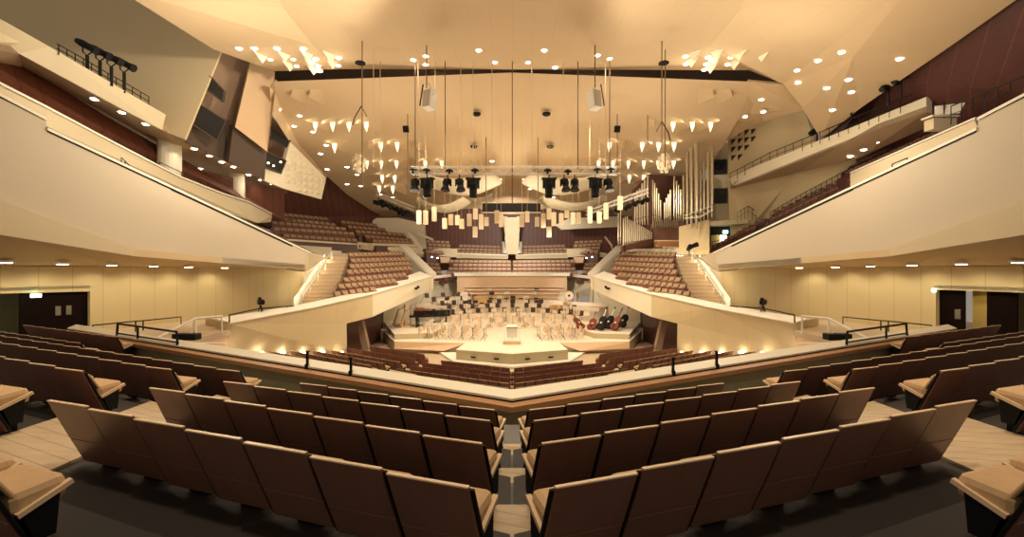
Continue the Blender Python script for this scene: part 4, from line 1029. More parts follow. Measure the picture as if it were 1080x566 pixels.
for x, y, sg in ((381, 122, -1), (698, 138, 1)):
    b = MB(); b.tube([(-.2*0, 0, .5), (.35*sg, 0, -.1), (.45*sg, 0, -.5)], .03, 'black'); b.tube([(0, 0, .5), (-.3*sg, 0, -.05)], .02, 'black'); tag(b.build('microphone_rig', loc=P(x, y, 24)), 'thin black microphone rig hanging on the %s' % SIDE[sg], 'microphone')
for sg in (-1, 1):
    b = MB(); p = PM(379, 172, 33, sg)
    for i in range(22):
        th = math.pi*2*i*.618; zz = 1-2*(i+.5)/22; r = math.sqrt(1-zz*zz); c = V((r*math.cos(th)*.42, r*math.sin(th)*.42, zz*.62)); b.box(c, (.2, .2, .2), 'pale', Matrix.Rotation(th, 3, 'Z') @ Matrix.Rotation(zz, 3, 'X'))
    b.lathe([(.3, -.5), (.42, 0), (.3, .5)], 'pend', 10); tag(b.build('faceted_lamp', loc=p), 'faceted pale cluster lamp hanging on the %s' % SIDE[sg], 'pendant lamp')
    for xx in (381, ):
        b = MB(); b.lathe([(.28, 0), (.26, .06), (.03, .12)], 'black', 12); tag(b.build('cable_rose', loc=PM(380, 67, 23.8, sg)), 'flat dark disc around the cable at the %s ceiling front' % SIDE[sg], 'cable disc')
# acoustic sails
def sail(x, y, Y, hw, hd, sag, label, tilt=.03):
    c = P(x, y, Y); rows = []
    for j in range(9):
        v = -1+j/4; row = []
        for i in range(15):
            u = -1+i/7; wd = hw*(1-.22*v*v) if True else hw
            row.append(c+V((u*wd, v*hd*(1-.35*abs(u)**2), sag*u*u+.35*v*v+tilt*v*hd)))
        rows.append(row)
    b = MB(); b.grid([[p-c for p in r] for r in rows], 'pale', thick=(0, 0, .12)); o = b.build('acoustic_sail', loc=c, smooth=True); tag(o, label, 'acoustic reflector', 'curved reflectors above the stage')
sail(486, 203, 42, 3.8, 5.0, .9, 'large curved cream reflector above the stage, left of centre'); sail(594, 203, 42, 3.8, 5.0, .9, 'large curved cream reflector above the stage, right of centre')
sail(468, 224, 47, 2.8, 3.0, 1.0, 'smaller curved reflector low behind the left pendants'); sail(603, 222, 47, 3.6, 3.0, 1.0, 'smaller curved reflector low behind the right pendants')
sail(540, 226, 47, 3.4, 3.0, .6, 'flat curved reflector below the display panel at the centre')
sail(508, 215, 51, 1.5, 2.0, .6, 'small curved reflector between left reflector and display panel'); 
# pendant box lamps
pl = [(442, 222, 236), (449, 222, 236.5), (458, 218, 233), (469, 230, 241), (475.5, 226, 237), (482.5, 227, 237), (487, 231, 241), (495, 225.5, 238), (501.5, 220, 231), (501, 239, 250), (507.5, 226, 241.5), (513, 229, 238), (524, 222, 235), (528.5, 226, 239),
      (550.5, 226, 239), (556, 223, 234), (566.5, 229, 238.5), (573, 225, 240), (579, 239, 250), (579, 220, 231), (584, 224, 238), (592, 225, 236), (598, 222, 229.5), (604, 224, 236), (610, 224, 235), (622, 218, 235), (632, 223.5, 235), (639, 214, 231), (654, 207, 221)]
xs = sorted(range(len(pl)), key=lambda i: (pl[i][0], pl[i][1]))
for rk, i in enumerate(xs):
    x, y0, y1 = pl[i]; Y = 33.6+((i*7) % 5)*.6; c = P(x, y0, Y); hh = (y1-y0)*Y/F; w_ = 4.3*Y/F
    root = empty('pendant_lamp', c); tag(root, 'pale box-shaped pendant lamp above the stage, %s from the left' % ORD[rk], 'pendant lamp', 'box pendants above the stage')
    b = MB()
    for k in range(4):
        an = k*math.pi/2; b.box((math.cos(an)*w_/2, math.sin(an)*w_/2, -hh/2), (.03 if k % 2 == 0 else w_, w_ if k % 2 == 0 else .03, hh), 'pend')
    b.build('lamp_shade', root)
    b = MB(); b.box((0, 0, -hh+.06), (w_*.8, w_*.8, .04), 'lamps'); b.build('diffuser', root)
    h = CB.ray_cast(c, V((0, 0, 1))); L = (h[0].z-c.z) if h[0] is not None else 6
    b = MB(); b.tube([(0, 0, 0), (0, 0, L)], .012, 'cablel', 4); b.box((0, 0, .0), (w_, .04, .04), 'pend'); b.build('wire', root)
    if rk % 2 == 0: light('SPOT', c-V((0, 0, hh+.1)), 190, .25, (1, .84, .6), 120, c-V((0, 0, 9)), parent=root, name='bulb')
# side trusses with dark lamps
def lampstring(pts, n, label, sg, big=.45):
    root = truss('side_truss', pts[0], pts[-1], .34, label)
    for i in range(n):
        t = (i+.5)/n; p = pts[0].lerp(pts[-1], t)-V((0, 0, .1)); rt = empty('stage_light', p, random.uniform(-1, 1)); rt.scale = (1.0, 1.0, 1.0) if sg < 0 else (.85, .85, .85); tag(rt, 'dark stage light clamped to the %s side truss, %s along it' % (SIDE[sg], ORD[i]), 'stage light', 'stage lights of the %s side truss' % SIDE[sg])
        b = MB(); b.tube([(0, 0, 0), (0, 0, -.2)], .03, 'black'); b.box((0, 0, -.22), (.34, .1, .06), 'black'); b.build('clamp', rt)
        b = MB(); b.lathe([(.14, -.5), (.2, -.2), (.16, .2), (.26, .5)], 'black', 10, (0, 0, -.5), Matrix.Rotation(math.radians(100), 3, 'X') @ Matrix.Rotation(random.uniform(-.6, .6), 3, 'Y')); b.build('lamp_head', rt)
lampstring([P(398, 206, 47), P(436, 222, 43)], 13, 'dark crowded lighting truss over the left upper seats', -1)
lampstring([P(618, 227, 40), P(684, 203, 38)], 11, 'aluminium lighting truss slanting up to the right before the organ', 1)

# ================================================================== BACK OF THE HALL
def wallq(name, pts, t, m_, label, toward=(0, 1, 0)):
    return slab(name, pts, t, m_, label, toward)
wallq('wall_rear', [P(380, 205, 68), P(700, 205, 68), P(700, 285, 68), P(380, 285, 68)], .3, 'wood', 'dark wooden panelled rear wall of the hall')
wallq('wall_rear_upper', [P(400, 170, 68.6), P(700, 170, 68.6), P(700, 226, 68.6), P(400, 226, 68.6)], .3, 'ceil_side', 'tan upper rear wall above the wood panelling')
b = MB(); a, v = slabpts([P(533, 229, 61.6), P(548, 229, 61.6), P(547.5, 252, 61.6), P(546, 268, 61.6), P(534.5, 268, 61.6), P(532.5, 252, 61.6)], .6, (0, 1, 0)); b.prism(a, v, 'cream')
for sg in (-1, 1): b.prism([PM(530.5, 228, 62.4, sg), PM(535, 228, 62.4, sg), PM(535, 250, 62.4, sg), PM(532, 245, 62.4, sg)], (0, .8, 0), 'cream'); b.prism([PM(531.5, 254.5, 63.5, sg), PM(534, 256, 63.5, sg), PM(534, 267, 61.5, sg), PM(532, 267, 61.5, sg)], (sg*.3, .6, 0), 'coping')
struct(b.build('wall_centre_pier'), 'cream central pier dividing the wooden rear wall')
for sg in (-1, 1):
    b = MB(); b.prism([PM(481, 267, 61, sg), PM(536, 268.5, 61.5, sg), PM(536, 273, 59, sg), PM(481, 272, 59, sg)], (0, .5, -.2), 'cream'); struct(b.build('wall_choir_upper_'+SIDE[sg]), 'cream parapet below the %s rear centre seats' % SIDE[sg])
    b = MB(); b.prism([PM(481, 266.8, 60.8, sg), PM(536, 268.4, 61.2, sg), PM(536, 269.6, 61.2, sg), PM(481, 268, 60.8, sg)], (0, .3, 0), 'coping'); struct(b.build('trim_choir_upper_'+SIDE[sg]), 'white coping below the %s rear centre seats' % SIDE[sg])
    b = MB(); b.prism([PM(464, 271, 58, sg), PM(474, 271, 58, sg), PM(474, 277, 57, sg), PM(465, 277, 57, sg)], (0, .4, 0), 'stagew'); b.prism([PM(463, 262, 60, sg), PM(482, 262, 60, sg), PM(482, 271, 59, sg), PM(440, 271, 59, sg), PM(440, 267, 59, sg)], (0, .4, 0), 'cream')
    struct(b.build('wall_choir_gate_'+SIDE[sg]), 'wood and cream gate wall beside the %s choir seats' % SIDE[sg])
    b = MB(); b.prism([PM(440, 290, 52, sg), PM(455, 300, 49.5, sg), PM(455, 345, 49.5, sg), PM(430, 345, 48, sg)], (0, .3, 0), 'pale'); struct(b.build('wall_choir_flank_'+SIDE[sg]), 'pale flank wall beneath the %s choir side seats' % SIDE[sg])
    b = MB(); b.prism([PM(440, 244.6, 57, sg), PM(457, 251.5, 57, sg), PM(456, 253.6, 57, sg), PM(440, 247.2, 57, sg)] if sg < 0 else [P(637.5, 249.6, 57), P(638.5, 249, 57), P(646, 258, 57), P(646, 263, 57), P(644.5, 259, 57)], (0, .25, 0), 'coping'); struct(b.build('trim_back_block_'+SIDE[sg]), 'white sloping coping beside the %s back block' % SIDE[sg])
    for k, (x, y) in enumerate(((455.5, 271.5), (461.5, 272.5))):
        b = MB(); b.lathe([(.12, 0), (.12, .14), (0, .16)], 'lamps', 8); tag(b.build('wall_lamp', loc=PM(x, y, 57.4, sg)), 'tiny glowing wall lamp by the %s choir gate, %s' % (SIDE[sg], 'outer' if k == 0 else 'inner'), 'lamp')
b = MB(); a, v = slabpts([P(586, 237, 62), P(592, 242, 62), P(652, 239, 62), P(652, 228, 62), P(600, 230, 62)], .5, (0, 1, 0)); b.prism(a, v, 'pale'); struct(b.build('wall_plate_right'), 'pale plate in front of the rear wood panelling right of centre')
# left upper hall
wallq('wall_wood_left', [P(255, 196, 44), P(300, 199, 48), P(346, 184, 52), P(402, 226, 62), P(440, 232, 66), P(440, 262, 66), P(340, 262, 56), P(255, 232, 45)], .3, 'wood', 'dark wooden panelling of the left rear wall', (0, 1, 0))
b = MB(); a, v = slabpts([P(393, 232.5, 58), P(397, 229.8, 58), P(420, 229.5, 58), P(448, 236, 58), P(449, 262, 58), P(394, 262, 58)], .4, (0, 1, 0)); b.prism(a, v, 'pale'); struct(b.build('wall_curved_left'), 'pale wall plate behind the left upper seats')
b = MB(); a, v = slabpts([P(300, 251.5, 42.5), P(377, 256.5, 47.5), P(377, 268, 47.5), P(345, 272, 44.5), P(322, 262, 42.5)], .3, (0, 1, 0)); b.prism(a, v, 'pale')
a, v = slabpts([P(392, 256, 48.6), P(438, 257.5, 52.6), P(447, 266, 52), P(424, 264, 50), P(392, 262, 48.6)], .3, (0, 1, 0)); b.prism(a, v, 'pale'); struct(b.build('wall_upper_block_front'), 'pale front wall under the left upper seats')
b = MB(); b.prism([P(377, 255, 47), P(391, 256.5, 48.3), P(391, 264, 47), P(377, 262, 47)], (0, .4, 0), 'cream'); struct(b.build('wall_stair_head_left'), 'wooden stair head between the left upper seat blocks')
b = MB(); b.prism([P(430, 246, 54.5), P(437, 251, 54), P(446, 264, 52.5), P(440, 263, 52.5)], (0, .2, .2), 'coping'); struct(b.build('trim_upper_block_left'), 'white coping at the end of the left upper seats')
# left side galleries
SB = 'left'
wallq('wall_gallery_wood', [P(-40, 62, 18.6), P(24, 69, 21.5), P(120, 127, 26), P(212, 179, 33), P(300, 200, 42), P(300, 232, 42), P(212, 215, 33), P(120, 160, 26), P(-40, 84, 18.6)], .3, 'woodL', 'dark wooden wall panels at the back of the left gallery', (-1, .3, 0))
b = MB(); a, v = slabpts([P(-40, 70, 17.2), P(49, 114.5, 20), P(122, 153, 23.5), P(190, 188, 28), P(236, 206, 32), P(262, 214, 36), P(287, 227, 40), P(286, 234, 40), P(272, 235, 36), P(225, 219, 31), P(160, 192, 26), P(120, 172, 23.5), P(51, 134, 20), P(-40, 90, 17.2)], .25, (-1, .3, 0)); b.prism(a, v, 'cream'); struct(b.build('wall_gallery_parapet_left'), 'cream parapet of the left gallery, raised behind the balcony front')
b = MB()
gp = [(-40, 68.5, 17.1), (49, 113.5, 19.9), (122, 152, 23.4), (190, 187, 27.9), (236, 205, 31.9), (262, 213, 35.9), (287, 226, 39.9)]
for p, q in zip(gp, gp[1:]): b.prism([P(*p), P(*q), P(*q)+V((-.3, .1, .02)), P(*p)+V((-.3, .1, .02))], (0, 0, .1), 'coping')
struct(b.build('trim_gallery_coping_left'), 'thin white coping on the left gallery parapet')
# upper gallery fascia and soffit
b = MB(); a, v = slabpts([P(-60, -14, 16), P(52, 49, 20), P(175, 121, 25), P(171, 137, 25), P(120, 111, 22.8), P(20, 56.5, 19.3), P(-60, 44, 16)], .35, (-1, .3, 0)); b.prism(a, v, 'cream'); struct(b.build('wall_upper_gallery_left'), 'plain cream front of the left upper gallery')
b = MB(); b.grid([[P(-60, 44, 16), P(20, 56.5, 19.3), P(120, 111, 22.8), P(172, 137.5, 25.2), P(205, 150, 28), P(241, 170, 32), P(279, 189, 38), P(303, 197, 43)], [P(-60, 60, 19), P(24, 71, 21.5), P(120, 131, 28), P(172, 160, 32), P(205, 178, 35.5), P(241, 190, 39), P(279, 200, 44), P(303, 204, 47)]], 'soffit', thick=(0, 0, .3)); struct(b.build('ceiling_gallery_soffit_left'), 'brown soffit under the left upper gallery')
bpy.context.view_layer.update()
GB = bvh_of(['ceiling_gallery_soffit_left'])
def hit(bv, x, y, Y):
    o = V((0, 0, H)); d = (P(x, y, 30)-o).normalized(); h = bv.ray_cast(o, d); return h[0]-V((0, 0, .02)) if h[0] is not None else P(x, y, Y)
gl = [(100, 104), (129, 118), (154, 130.5), (128, 141), (148, 150), (165, 157.5), (190, 149), (205, 156.5), (221, 164), (234, 170.5), (246, 175.5), (262, 184), (275, 189.5), (287, 193.5), (197, 171), (211, 177.5)]
for rk, (x, y) in enumerate(sorted(gl)):
    p = hit(GB, x, y, 26+(x-100)/12)
    lampdot(p, .17, 'oval-looking white downlight under the left upper gallery, %s from the left' % ORD[rk], 'downlights under the left upper gallery', e=55, name='gallery_downlight')
# columns
for k, (x0, x1, yt, yb, Y) in enumerate(((168, 189.5, 133, 186, 28.5), (243.5, 257.5, 174, 214, 36.5))):
    c = P((x0+x1)/2, yb, Y); r = (x1-x0)/2*Y/F; h = (yb-yt)*Y/F
    b = MB(); b.lathe([(r, 0), (r, h+.3)], 'pale', 20); o = b.build('wall_column_%s' % ORD[k], loc=c, smooth=False); struct(o, 'round white column, %s' % ('nearer one' if k == 0 else 'farther one'))
# hanging control rooms
wallq('wall_hanging_prism', [P(-90, -140, 25.6), P(262, -40, 25.6), P(234, 52, 25.6), P(195, 147, 25.6), P(176, 139.5, 25.6), P(-90, 30, 25.6)], .12, 'olive', 'large olive-tan leaning wall above the left gallery', (0, 1, 0))
b = MB(); b.prism([P(231, 54, 26), P(265, 66, 28.5), P(268, 140, 30), P(242, 172, 31), P(195, 150, 27.5)], (0, .3, 0), 'brownm'); b.prism([P(222, 118, 27.2), P(240, 126, 28.4), P(236, 140, 28.8), P(243, 172, 30), P(195, 149, 26.8), P(203, 125, 26.6)], (0, .2, 0), 'brown'); struct(b.build('wall_tower_brown'), 'brown tower wall between the leaning wall and the tan tower')
def recess(nm, pts, label, inner='dark'):
    b = MB(); a = [V(p) for p in pts]; b.prism(a, (0, .15, 0), inner); o = b.build(nm); struct(o, label)
    fr = MB()
    for p, q in zip(a, a[1:]+a[:1]): fr.tube([p, q], .04, 'brown', 4)
    fr.build('window_frame', o)
recess('window_1', [P(221.5, 80, 25.6), P(236.5, 96, 26.3), P(234.5, 107.5, 26.5), P(217, 94, 25.9)], 'dark slanted window, upper one in the brown tower')
recess('window_2', [P(210.5, 109.5, 25.9), P(238, 127, 26.9), P(229, 148, 27.3), P(203, 131, 26.2)], 'dark slanted window, lower one in the brown tower')
wallq('wall_tan_tower', [P(264, 66, 27.5), P(290, 75.5, 28.5), P(290, 100, 28.5), P(282, 160, 30), P(248, 134, 28)], .5, 'tan', 'orange-tan leaning tower wall at the left of the ceiling', (0, 1, 0))
wallq('wall_brown_panel', [P(246, 133, 28.4), P(281.5, 158, 30.6), P(279, 190, 31.4), P(241, 170.5, 29)], .4, 'brown', 'dark brown panel under the tan tower', (0, 1, 0))
wallq('wall_recess_left', [P(284, 120, 34), P(312, 150, 38), P(300, 195, 40), P(277, 192, 38)], .2, 'brownm', 'brown recess wall beside the textured wall', (0, 1, 0))
recess('window_3', [P(286, 134, 33.5), P(306, 148, 35.5), P(302, 155.5, 35.5), P(284.5, 146, 33.5)], 'dark upper control room window by the textured wall')
recess('window_4', [P(281, 160, 33), P(301.5, 169, 35), P(296, 182.5, 35), P(279.5, 175.5, 33)], 'dark lower control room window with small lamps')
for k, (x, y) in enumerate(((283, 172.5), (288.5, 175.5), (296, 171.5))):
    b = MB(); b.lathe([(.07, 0), (.07, .1), (0, .12)], 'lamps', 8); tag(b.build('room_lamp', loc=P(x, y, 32.8+k*.4)), 'tiny glowing lamp in the lower control room window, %s from the left' % ORD[k], 'lamp')
b = MB(); tp = [P(306, 149.5, 34.8), P(344, 188, 45), P(339, 210, 44), P(300, 199, 38), P(278, 190, 34), P(279, 177.5, 34), P(297, 184, 36)]
def tri_in(x, y):
    poly = [(307, 152), (343, 189), (338.5, 208), (302, 198), (299, 185)]; c = False
    for i in range(5):
        (x1, y1), (x2, y2) = poly[i], poly[(i+1) % 5]
        if (y1 > y) != (y2 > y) and x < (x2-x1)*(y-y1)/(y2-y1)+x1: c = not c
    return c
base = [P(306, 149.5, 35.5), P(344, 188, 39.5), P(300, 199, 35.8)]
nn = (base[1]-base[0]).cross(base[2]-base[0]).normalized()
if nn.dot(base[0]-V((0, 0, H))) > 0: nn = -nn
def onpl(x, y):
    d = P(x, y, 30)-V((0, 0, H)); t = (base[0]-V((0, 0, H))).dot(nn)/d.dot(nn); return V((0, 0, H))+d*t
a, v = slabpts([onpl(x, y) for x, y in ((306, 149.5), (344, 188), (339, 210), (300, 199), (278, 190), (279, 177.5), (297, 184))], .35, (0, 1, 0)); b.prism(a, v, 'pale')
for i in range(12):
    for j in range(11):
        x = 297+i*6.2; y = 147+j*7.0+i*1.1
        if all(tri_in(x+dx, y+dy) for dx, dy in ((2, 0), (-2, 0), (0, 2), (0, -2))):
            q = [onpl(x-2.9, y-3.4), onpl(x+2.9, y-2.8), onpl(x+2.9, y+3.4), onpl(x-2.9, y+2.8)]; q = [u_+nn*.01 for u_ in q]; ap_ = sum(q, V((0, 0, 0)))/4+nn*.22; b.add(q+[ap_], [(0, 1, 4), (1, 2, 4), (2, 3, 4), (3, 0, 4)], 'pale')
struct(b.build('wall_textured_left'), 'white wall plate covered with small raised pyramids')
# rail and followspots on the upper gallery left
b = MB()
rp = [(60, 47, 20.2), (85, 61, 21.2), (110, 76, 22.3), (135, 90, 23.3), (157, 103, 24.4)]
for dy in (0, 5): 
    b.tube([P(x, y+dy-1, Y) for x, y, Y in rp], .022, 'black')
for i in range(12):
    t = i/11; x = 62+95*t; y = 48+55*t; Y = 20.3+4.1*t; b.tube([P(x, y-1, Y), P(x, y+10, Y)], .02, 'black')
tag(b.build('gallery_rail'), 'black railing along the top of the left upper gallery', 'railing')
for k, (x, y, Y) in enumerate(((92, 72, 21.6), (105.5, 80, 22.0), (117.5, 86.5, 22.4), (131, 94, 23.0))):
    root = empty('followspot', P(x, y, Y)); tag(root, 'black followspot on a stand at the left upper gallery, %s from the left' % ORD[k], 'spotlight', 'followspots on the left upper gallery')
    hh = (y-(53+k*6))*Y/F
    b = MB(); b.tube([(0, 0, -.2), (0, 0, hh-.25)], .07, 'black'); b.build('stand', root)
    b = MB(); b.tube([(-.22, 0, hh+.15), (-.2, 0, hh-.1), (0, 0, hh-.25), (.2, 0, hh-.1), (.22, 0, hh+.15)], .03, 'black'); b.build('yoke', root)
    b = MB(); b.lathe([(.13, -.55), (.17, -.3), (.15, .2), (.2, .55)], 'black', 12, (0, 0, hh+.2), Matrix.Rotation(math.radians(118), 3, 'Y')); b.build('lamp_head', root)
# gallery rails seen over the parapet, left
for k, pts in enumerate(([(120, 147, 23.8), (166, 172, 26.3)], [(168, 171, 26.5), (212, 191, 30)], [(128, 166, 22.5), (136, 174, 22.5)], [(172, 192, 26), (186, 198, 26.5)])):
    b = MB(); p, q = P(*pts[0]), P(*pts[1]); b.tube([p-V((0, 0, .35)), p, q, q-V((0, 0, .35))], .025, 'black'); m_ = p.lerp(q, .5); b.tube([m_, m_-V((0, 0, .35))], .02, 'black')
    tag(b.build('gallery_handrail'), 'short black handrail behind the left gallery parapet, %s' % ('leftmost before the first column', 'passing the first column', 'lower small hoop on the left', 'lower small hoop on the right')[k], 'railing')

# ================================================================== RIGHT UPPER HALL
wallq('wall_gallery_wood_right', [P(866, 147, 36), P(906, 115, 28), P(945, 87, 25), P(1002, 47, 21), P(1100, -22, 16.5), P(1130, 60, 17), P(1100, 98, 19), P(1000, 135, 27), P(900, 190, 37), P(858, 180, 38)], .3, 'woodR', 'dark red wooden panelled wall above the right galleries', (1, .3, 0))
b = MB(); a, v = slabpts([P(977, 102, 24), P(977, 118, 24), P(900, 145, 28), P(774, 195.5, 40), P(768, 189, 41), P(775, 184, 40), P(860, 150, 31), P(906, 131, 27.5)], .35, (1, .4, 0)); b.prism(a, v, 'pale'); struct(b.build('wall_upper_gallery_right'), 'pale sloping front of the right upper gallery')
b = MB(); b.grid([[P(977, 118, 24), P(900, 145, 28), P(840, 169, 33), P(774, 195.5, 40)], [P(1000, 124, 24.6), P(905, 167, 30.5), P(840, 182.5, 36), P(770, 199, 42.5)]], 'soffit', thick=(0, 0, .3)); struct(b.build('ceiling_gallery_soffit_right'), 'brown soffit under the right upper gallery')
bpy.context.view_layer.update(); GR = bvh_of(['ceiling_gallery_soffit_right'])
for rk, (x, y) in enumerate([(897, 165.5), (911, 158.5), (927, 150.5), (945, 142)]):
    lampdot(hit(GR, x, y-1.0, 30), .17, 'oval-looking white downlight under the right upper gallery, %s from the left' % ORD[rk], 'downlights under the right upper gallery', e=55, name='gallery_downlight')
wallq('wall_side_right', [P(768, 197, 43), P(840, 181.5, 38), P(903, 168, 33.2), P(905, 190, 34), P(800, 240, 43), P(771, 262, 44.6)], .3, 'olive', 'plain tan side wall under the right upper gallery', (1, .6, 0))
b = MB(); tw = [P(768, 139, 41), P(847, 115.5, 33.5), P(856, 143, 33.8), P(800, 170, 38), P(772, 186, 41.5), P(768, 186, 41.5)]; n3 = (tw[1]-tw[0]).cross(tw[2]-tw[0]).normalized(); n3 = -n3 if n3.y > 0 else n3
def onw(x, y):
    d = P(x, y, 30)-V((0, 0, H)); t = (tw[0]-V((0, 0, H))).dot(n3)/d.dot(n3); return V((0, 0, H))+d*t+n3*.03
a, v = slabpts([onw(x, y)-n3*.03 for x, y in ((768, 139), (848, 115.2), (860, 152), (800, 180), (772, 194), (768, 194))], .35, (0, 1, 0)); b.prism(a, v, 'olive')
o = b.build('wall_triangle_perforated'); struct(o, 'tan wall with rows of dark triangular openings')
for r_, (n_, y_) in enumerate(((4, 139), (4, 147), (3, 155), (2, 164))):
    for i in range(n_):
        x = 771.5+i*7; y = y_-1.0*i*.95
        b = MB(); b.prism([onw(x, y), onw(x+5.4, y-1), onw(x+.4, y+5.6)], n3*.02, 'dark'); t_ = b.build('triangle_opening', o)
# window tower beside the organ
wallq('wall_window_tower', [P(750, 152, 46), P(768, 150, 45), P(775, 190, 45), P(775, 236, 46), P(744, 236, 47.5), P(744, 215, 47.5)], .3, 'cream', 'cream window tower beside the organ', (0, 1, 0))
recess('window_5', [P(751.5, 168.5, 45.2), P(766.5, 168, 44.6), P(766.5, 183.5, 44.8), P(751.5, 184, 45.3)], 'dark upper window of the tower beside the organ')
recess('window_6', [P(751.5, 199, 45.3), P(767, 198.5, 44.6), P(767, 214, 44.9), P(751.5, 214.5, 45.4)], 'dark lower window of the tower beside the organ')
b = MB(); b.box(P(758, 175, 44.6), (.6, .3, .7), 'black'); tag(b.build('window_projector'), 'black projector in the upper window beside the organ', 'projector')
b = MB(); b.prism([P(742, 233.5, 44.5), P(789, 231, 42), P(789, 235.5, 42), P(742, 238.5, 44.5)], (0, 2, 0), 'cream'); struct(b.build('trim_ledge_right'), 'cream ledge above the right doorway')
wallq('wall_doorway_right', [P(740, 238, 46.5), P(790, 236, 44), P(790, 262, 44), P(740, 270, 46.5)], .3, 'cream', 'cream wall around the right doorway', (0, 1, 0))
b = MB(); b.prism([P(747, 238.5, 45.7), P(771, 238, 44.6), P(771, 262, 44.6), P(747, 266, 45.7)], (0, -.05, 0), 'dark'); b.prism([P(750, 248, 45.2), P(758, 247.5, 45.2), P(758, 262, 45.2), P(750, 262, 45.2)], (0, -.05, 0), 'yel'); b.prism([P(759, 248, 45), P(766, 248, 44.8), P(766, 258, 44.8), P(759, 260, 45)], (0, -.05, 0), 'lamps'); struct(b.build('door_4'), 'dark doorway with a bright lit view at the far right of the stage')  # emissive panel stands for the lit room beyond the doorway
b = MB(); b.box(P(765, 244.5, 44.3), (.45, .15, .28), 'exit'); tag(b.build('exit_sign'), 'pale green exit sign in the doorway right of the organ', 'exit sign')
# second parapet and small rails right
b = MB(); a, v = slabpts([P(896.5, 183.5, 29), P(1028, 126.5, 19.2), P(1033, 139, 18.4), P(897, 199, 28)], .25, (1, .3, 0)); b.prism(a, v, 'cream'); struct(b.build('wall_gallery_parapet_right'), 'cream parapet piece of the right gallery')
b = MB(); b.prism([P(896.5, 182.8, 29), P(1028, 125.5, 19.2), P(1028, 125.5, 19.2)+V((.35, .1, .02)), P(896.5, 182.8, 29)+V((.35, .1, .02))], (0, 0, .08), 'coping'); struct(b.build('trim_gallery_coping_right'), 'white coping on the right gallery parapet')
def hoop(x0, y0, x1, y1, Y, lab):
    b = MB(); p, q = P(x0, y0, Y), P(x1, y1, Y); b.tube([p-V((0, 0, .35)), p, q, q-V((0, 0, .3))], .03, 'black'); tag(b.build('gallery_handrail'), lab, 'railing')
hoop(941, 173, 957, 166.5, 22.5, 'small black handrail hoop on the right balcony parapet')
def rail(pts, lab, n=8, h=.9, extra=()):
    b = MB(); pp_ = [P(*p) for p in pts]; b.tube(pp_, .028, 'black'); b.tube([p-V((0, 0, h*.45)) for p in pp_], .016, 'black')
    for a_, c_ in zip(pp_, pp_[1:]):
        for i in range(n): p = a_.lerp(c_, i/n); b.tube([p, p-V((0, 0, h))], .02, 'black')
    tag(b.build('gallery_rail'), lab, 'railing')
rail([(770, 183, 40), (812, 161, 36), (856, 143, 31), (906, 122, 27), (962, 99, 24)], 'black railing along the top of the right upper gallery', 5, .8)
rail([(812, 224, 40.5), (850, 202, 37), (896, 178, 33), (985, 137, 25.5)], 'long black railing above the red seat rows of the right gallery', 8, .8)
rail([(778, 224, 42), (789, 217, 42), (802, 226, 42)], 'short black stair railing near the right doorway', 3, 1.0)
rail([(1003, 112, 19.8), (1080, 80, 17)], 'black railing at the top right gallery edge', 6, .8)
rail([(740, 257, 45), (770, 251, 43)], 'low black railing before the right doorway', 5, .8)
for k, (x, y, Y, yaw) in enumerate(((862, 136, 31, 0), (898, 106, 27.5, .2), (937, 92, 24.5, .3), (950, 84, 24, .3))):
    root = empty('followspot', P(x, y+10, Y), yaw); tag(root, 'black followspot on a stand at the right upper gallery, %s from the left' % ORD[k], 'spotlight', 'followspots on the right upper gallery')
    b = MB(); b.tube([(0, 0, -.5), (0, 0, .45)], .06, 'black'); b.build('stand', root)
    b = MB(); b.lathe([(.14, -.6), (.2, -.3), (.17, .2), (.24, .6)], 'black', 12, (0, 0, .6), Matrix.Rotation(math.radians(62), 3, 'Y')); b.build('lamp_head', root)
    b = MB(); b.box((.1, -.22, .72), (.7, .04, .08), 'white', Matrix.Rotation(-.5, 3, 'Y')); b.build('colour_changer', root)
root = empty('gallery_table', P(998, 124, 21.5)); tag(root, 'small glass-fronted control desk at the tip of the right upper gallery', 'desk')
b = MB(); b.prism([P(985, 112, 22)-P(998, 124, 21.5), P(1018, 108, 21)-P(998, 124, 21.5), P(1012, 119, 21)-P(998, 124, 21.5), P(985, 122, 22)-P(998, 124, 21.5)], (0, .05, 0), 'glass'); b.build('glass_screen', root)
b = MB(); b.box((0, .3, .1), (1.3, .6, .08), 'pale'); b.box((0, .3, -.25), (1.1, .5, .5), 'cream'); b.build('desk_body', root)
b = MB()
for x in (-.5, .0, .5): b.tube([(x, .1, -.4), (x, .1, .8)], .03, 'black')
b.build('post', root)

# ================================================================== ORGAN
root = empty('pipe_organ', P(700, 262, 44)); tag(root, 'tall pipe organ with tin pipes in dark casework right of the stage', 'organ')
def addp(o): o.parent = root; o.matrix_parent_inverse = Matrix.Translation(root.location).inverted()
def pipe(x, yt, yb, w_, Y, slant=0):
    t, bt = P(x, yt, Y), P(x+slant, yb, Y); r = w_/2*Y/F; b = MB(); h = (t-bt).length
    b.lathe([(r*.35, 0), (r, min(1.0, h*.14)), (r, h), (r*.8, h+.02)], 'steel', 12, bt); b.box(bt+V((0, -r, min(1.2, h*.17))), (r*.9, .05, r*.9), 'dark'); addp(b.build('organ_pipe', smooth=False))
for x, yt, yb, w_, Y in ((724.8, 160.5, 239, 3.2, 37.4), (729.3, 156, 241, 3.9, 37), (734.6, 151, 241.5, 4.4, 36.7), (738.8, 178.6, 235, 2.8, 37.2), (742.4, 171, 233, 3.0, 37), (746.7, 160.6, 231, 3.0, 36.7), (751, 154, 229, 3.2, 36.5), (720.9, 185, 233, 2.6, 38)): pipe(x, yt, yb, w_, Y)
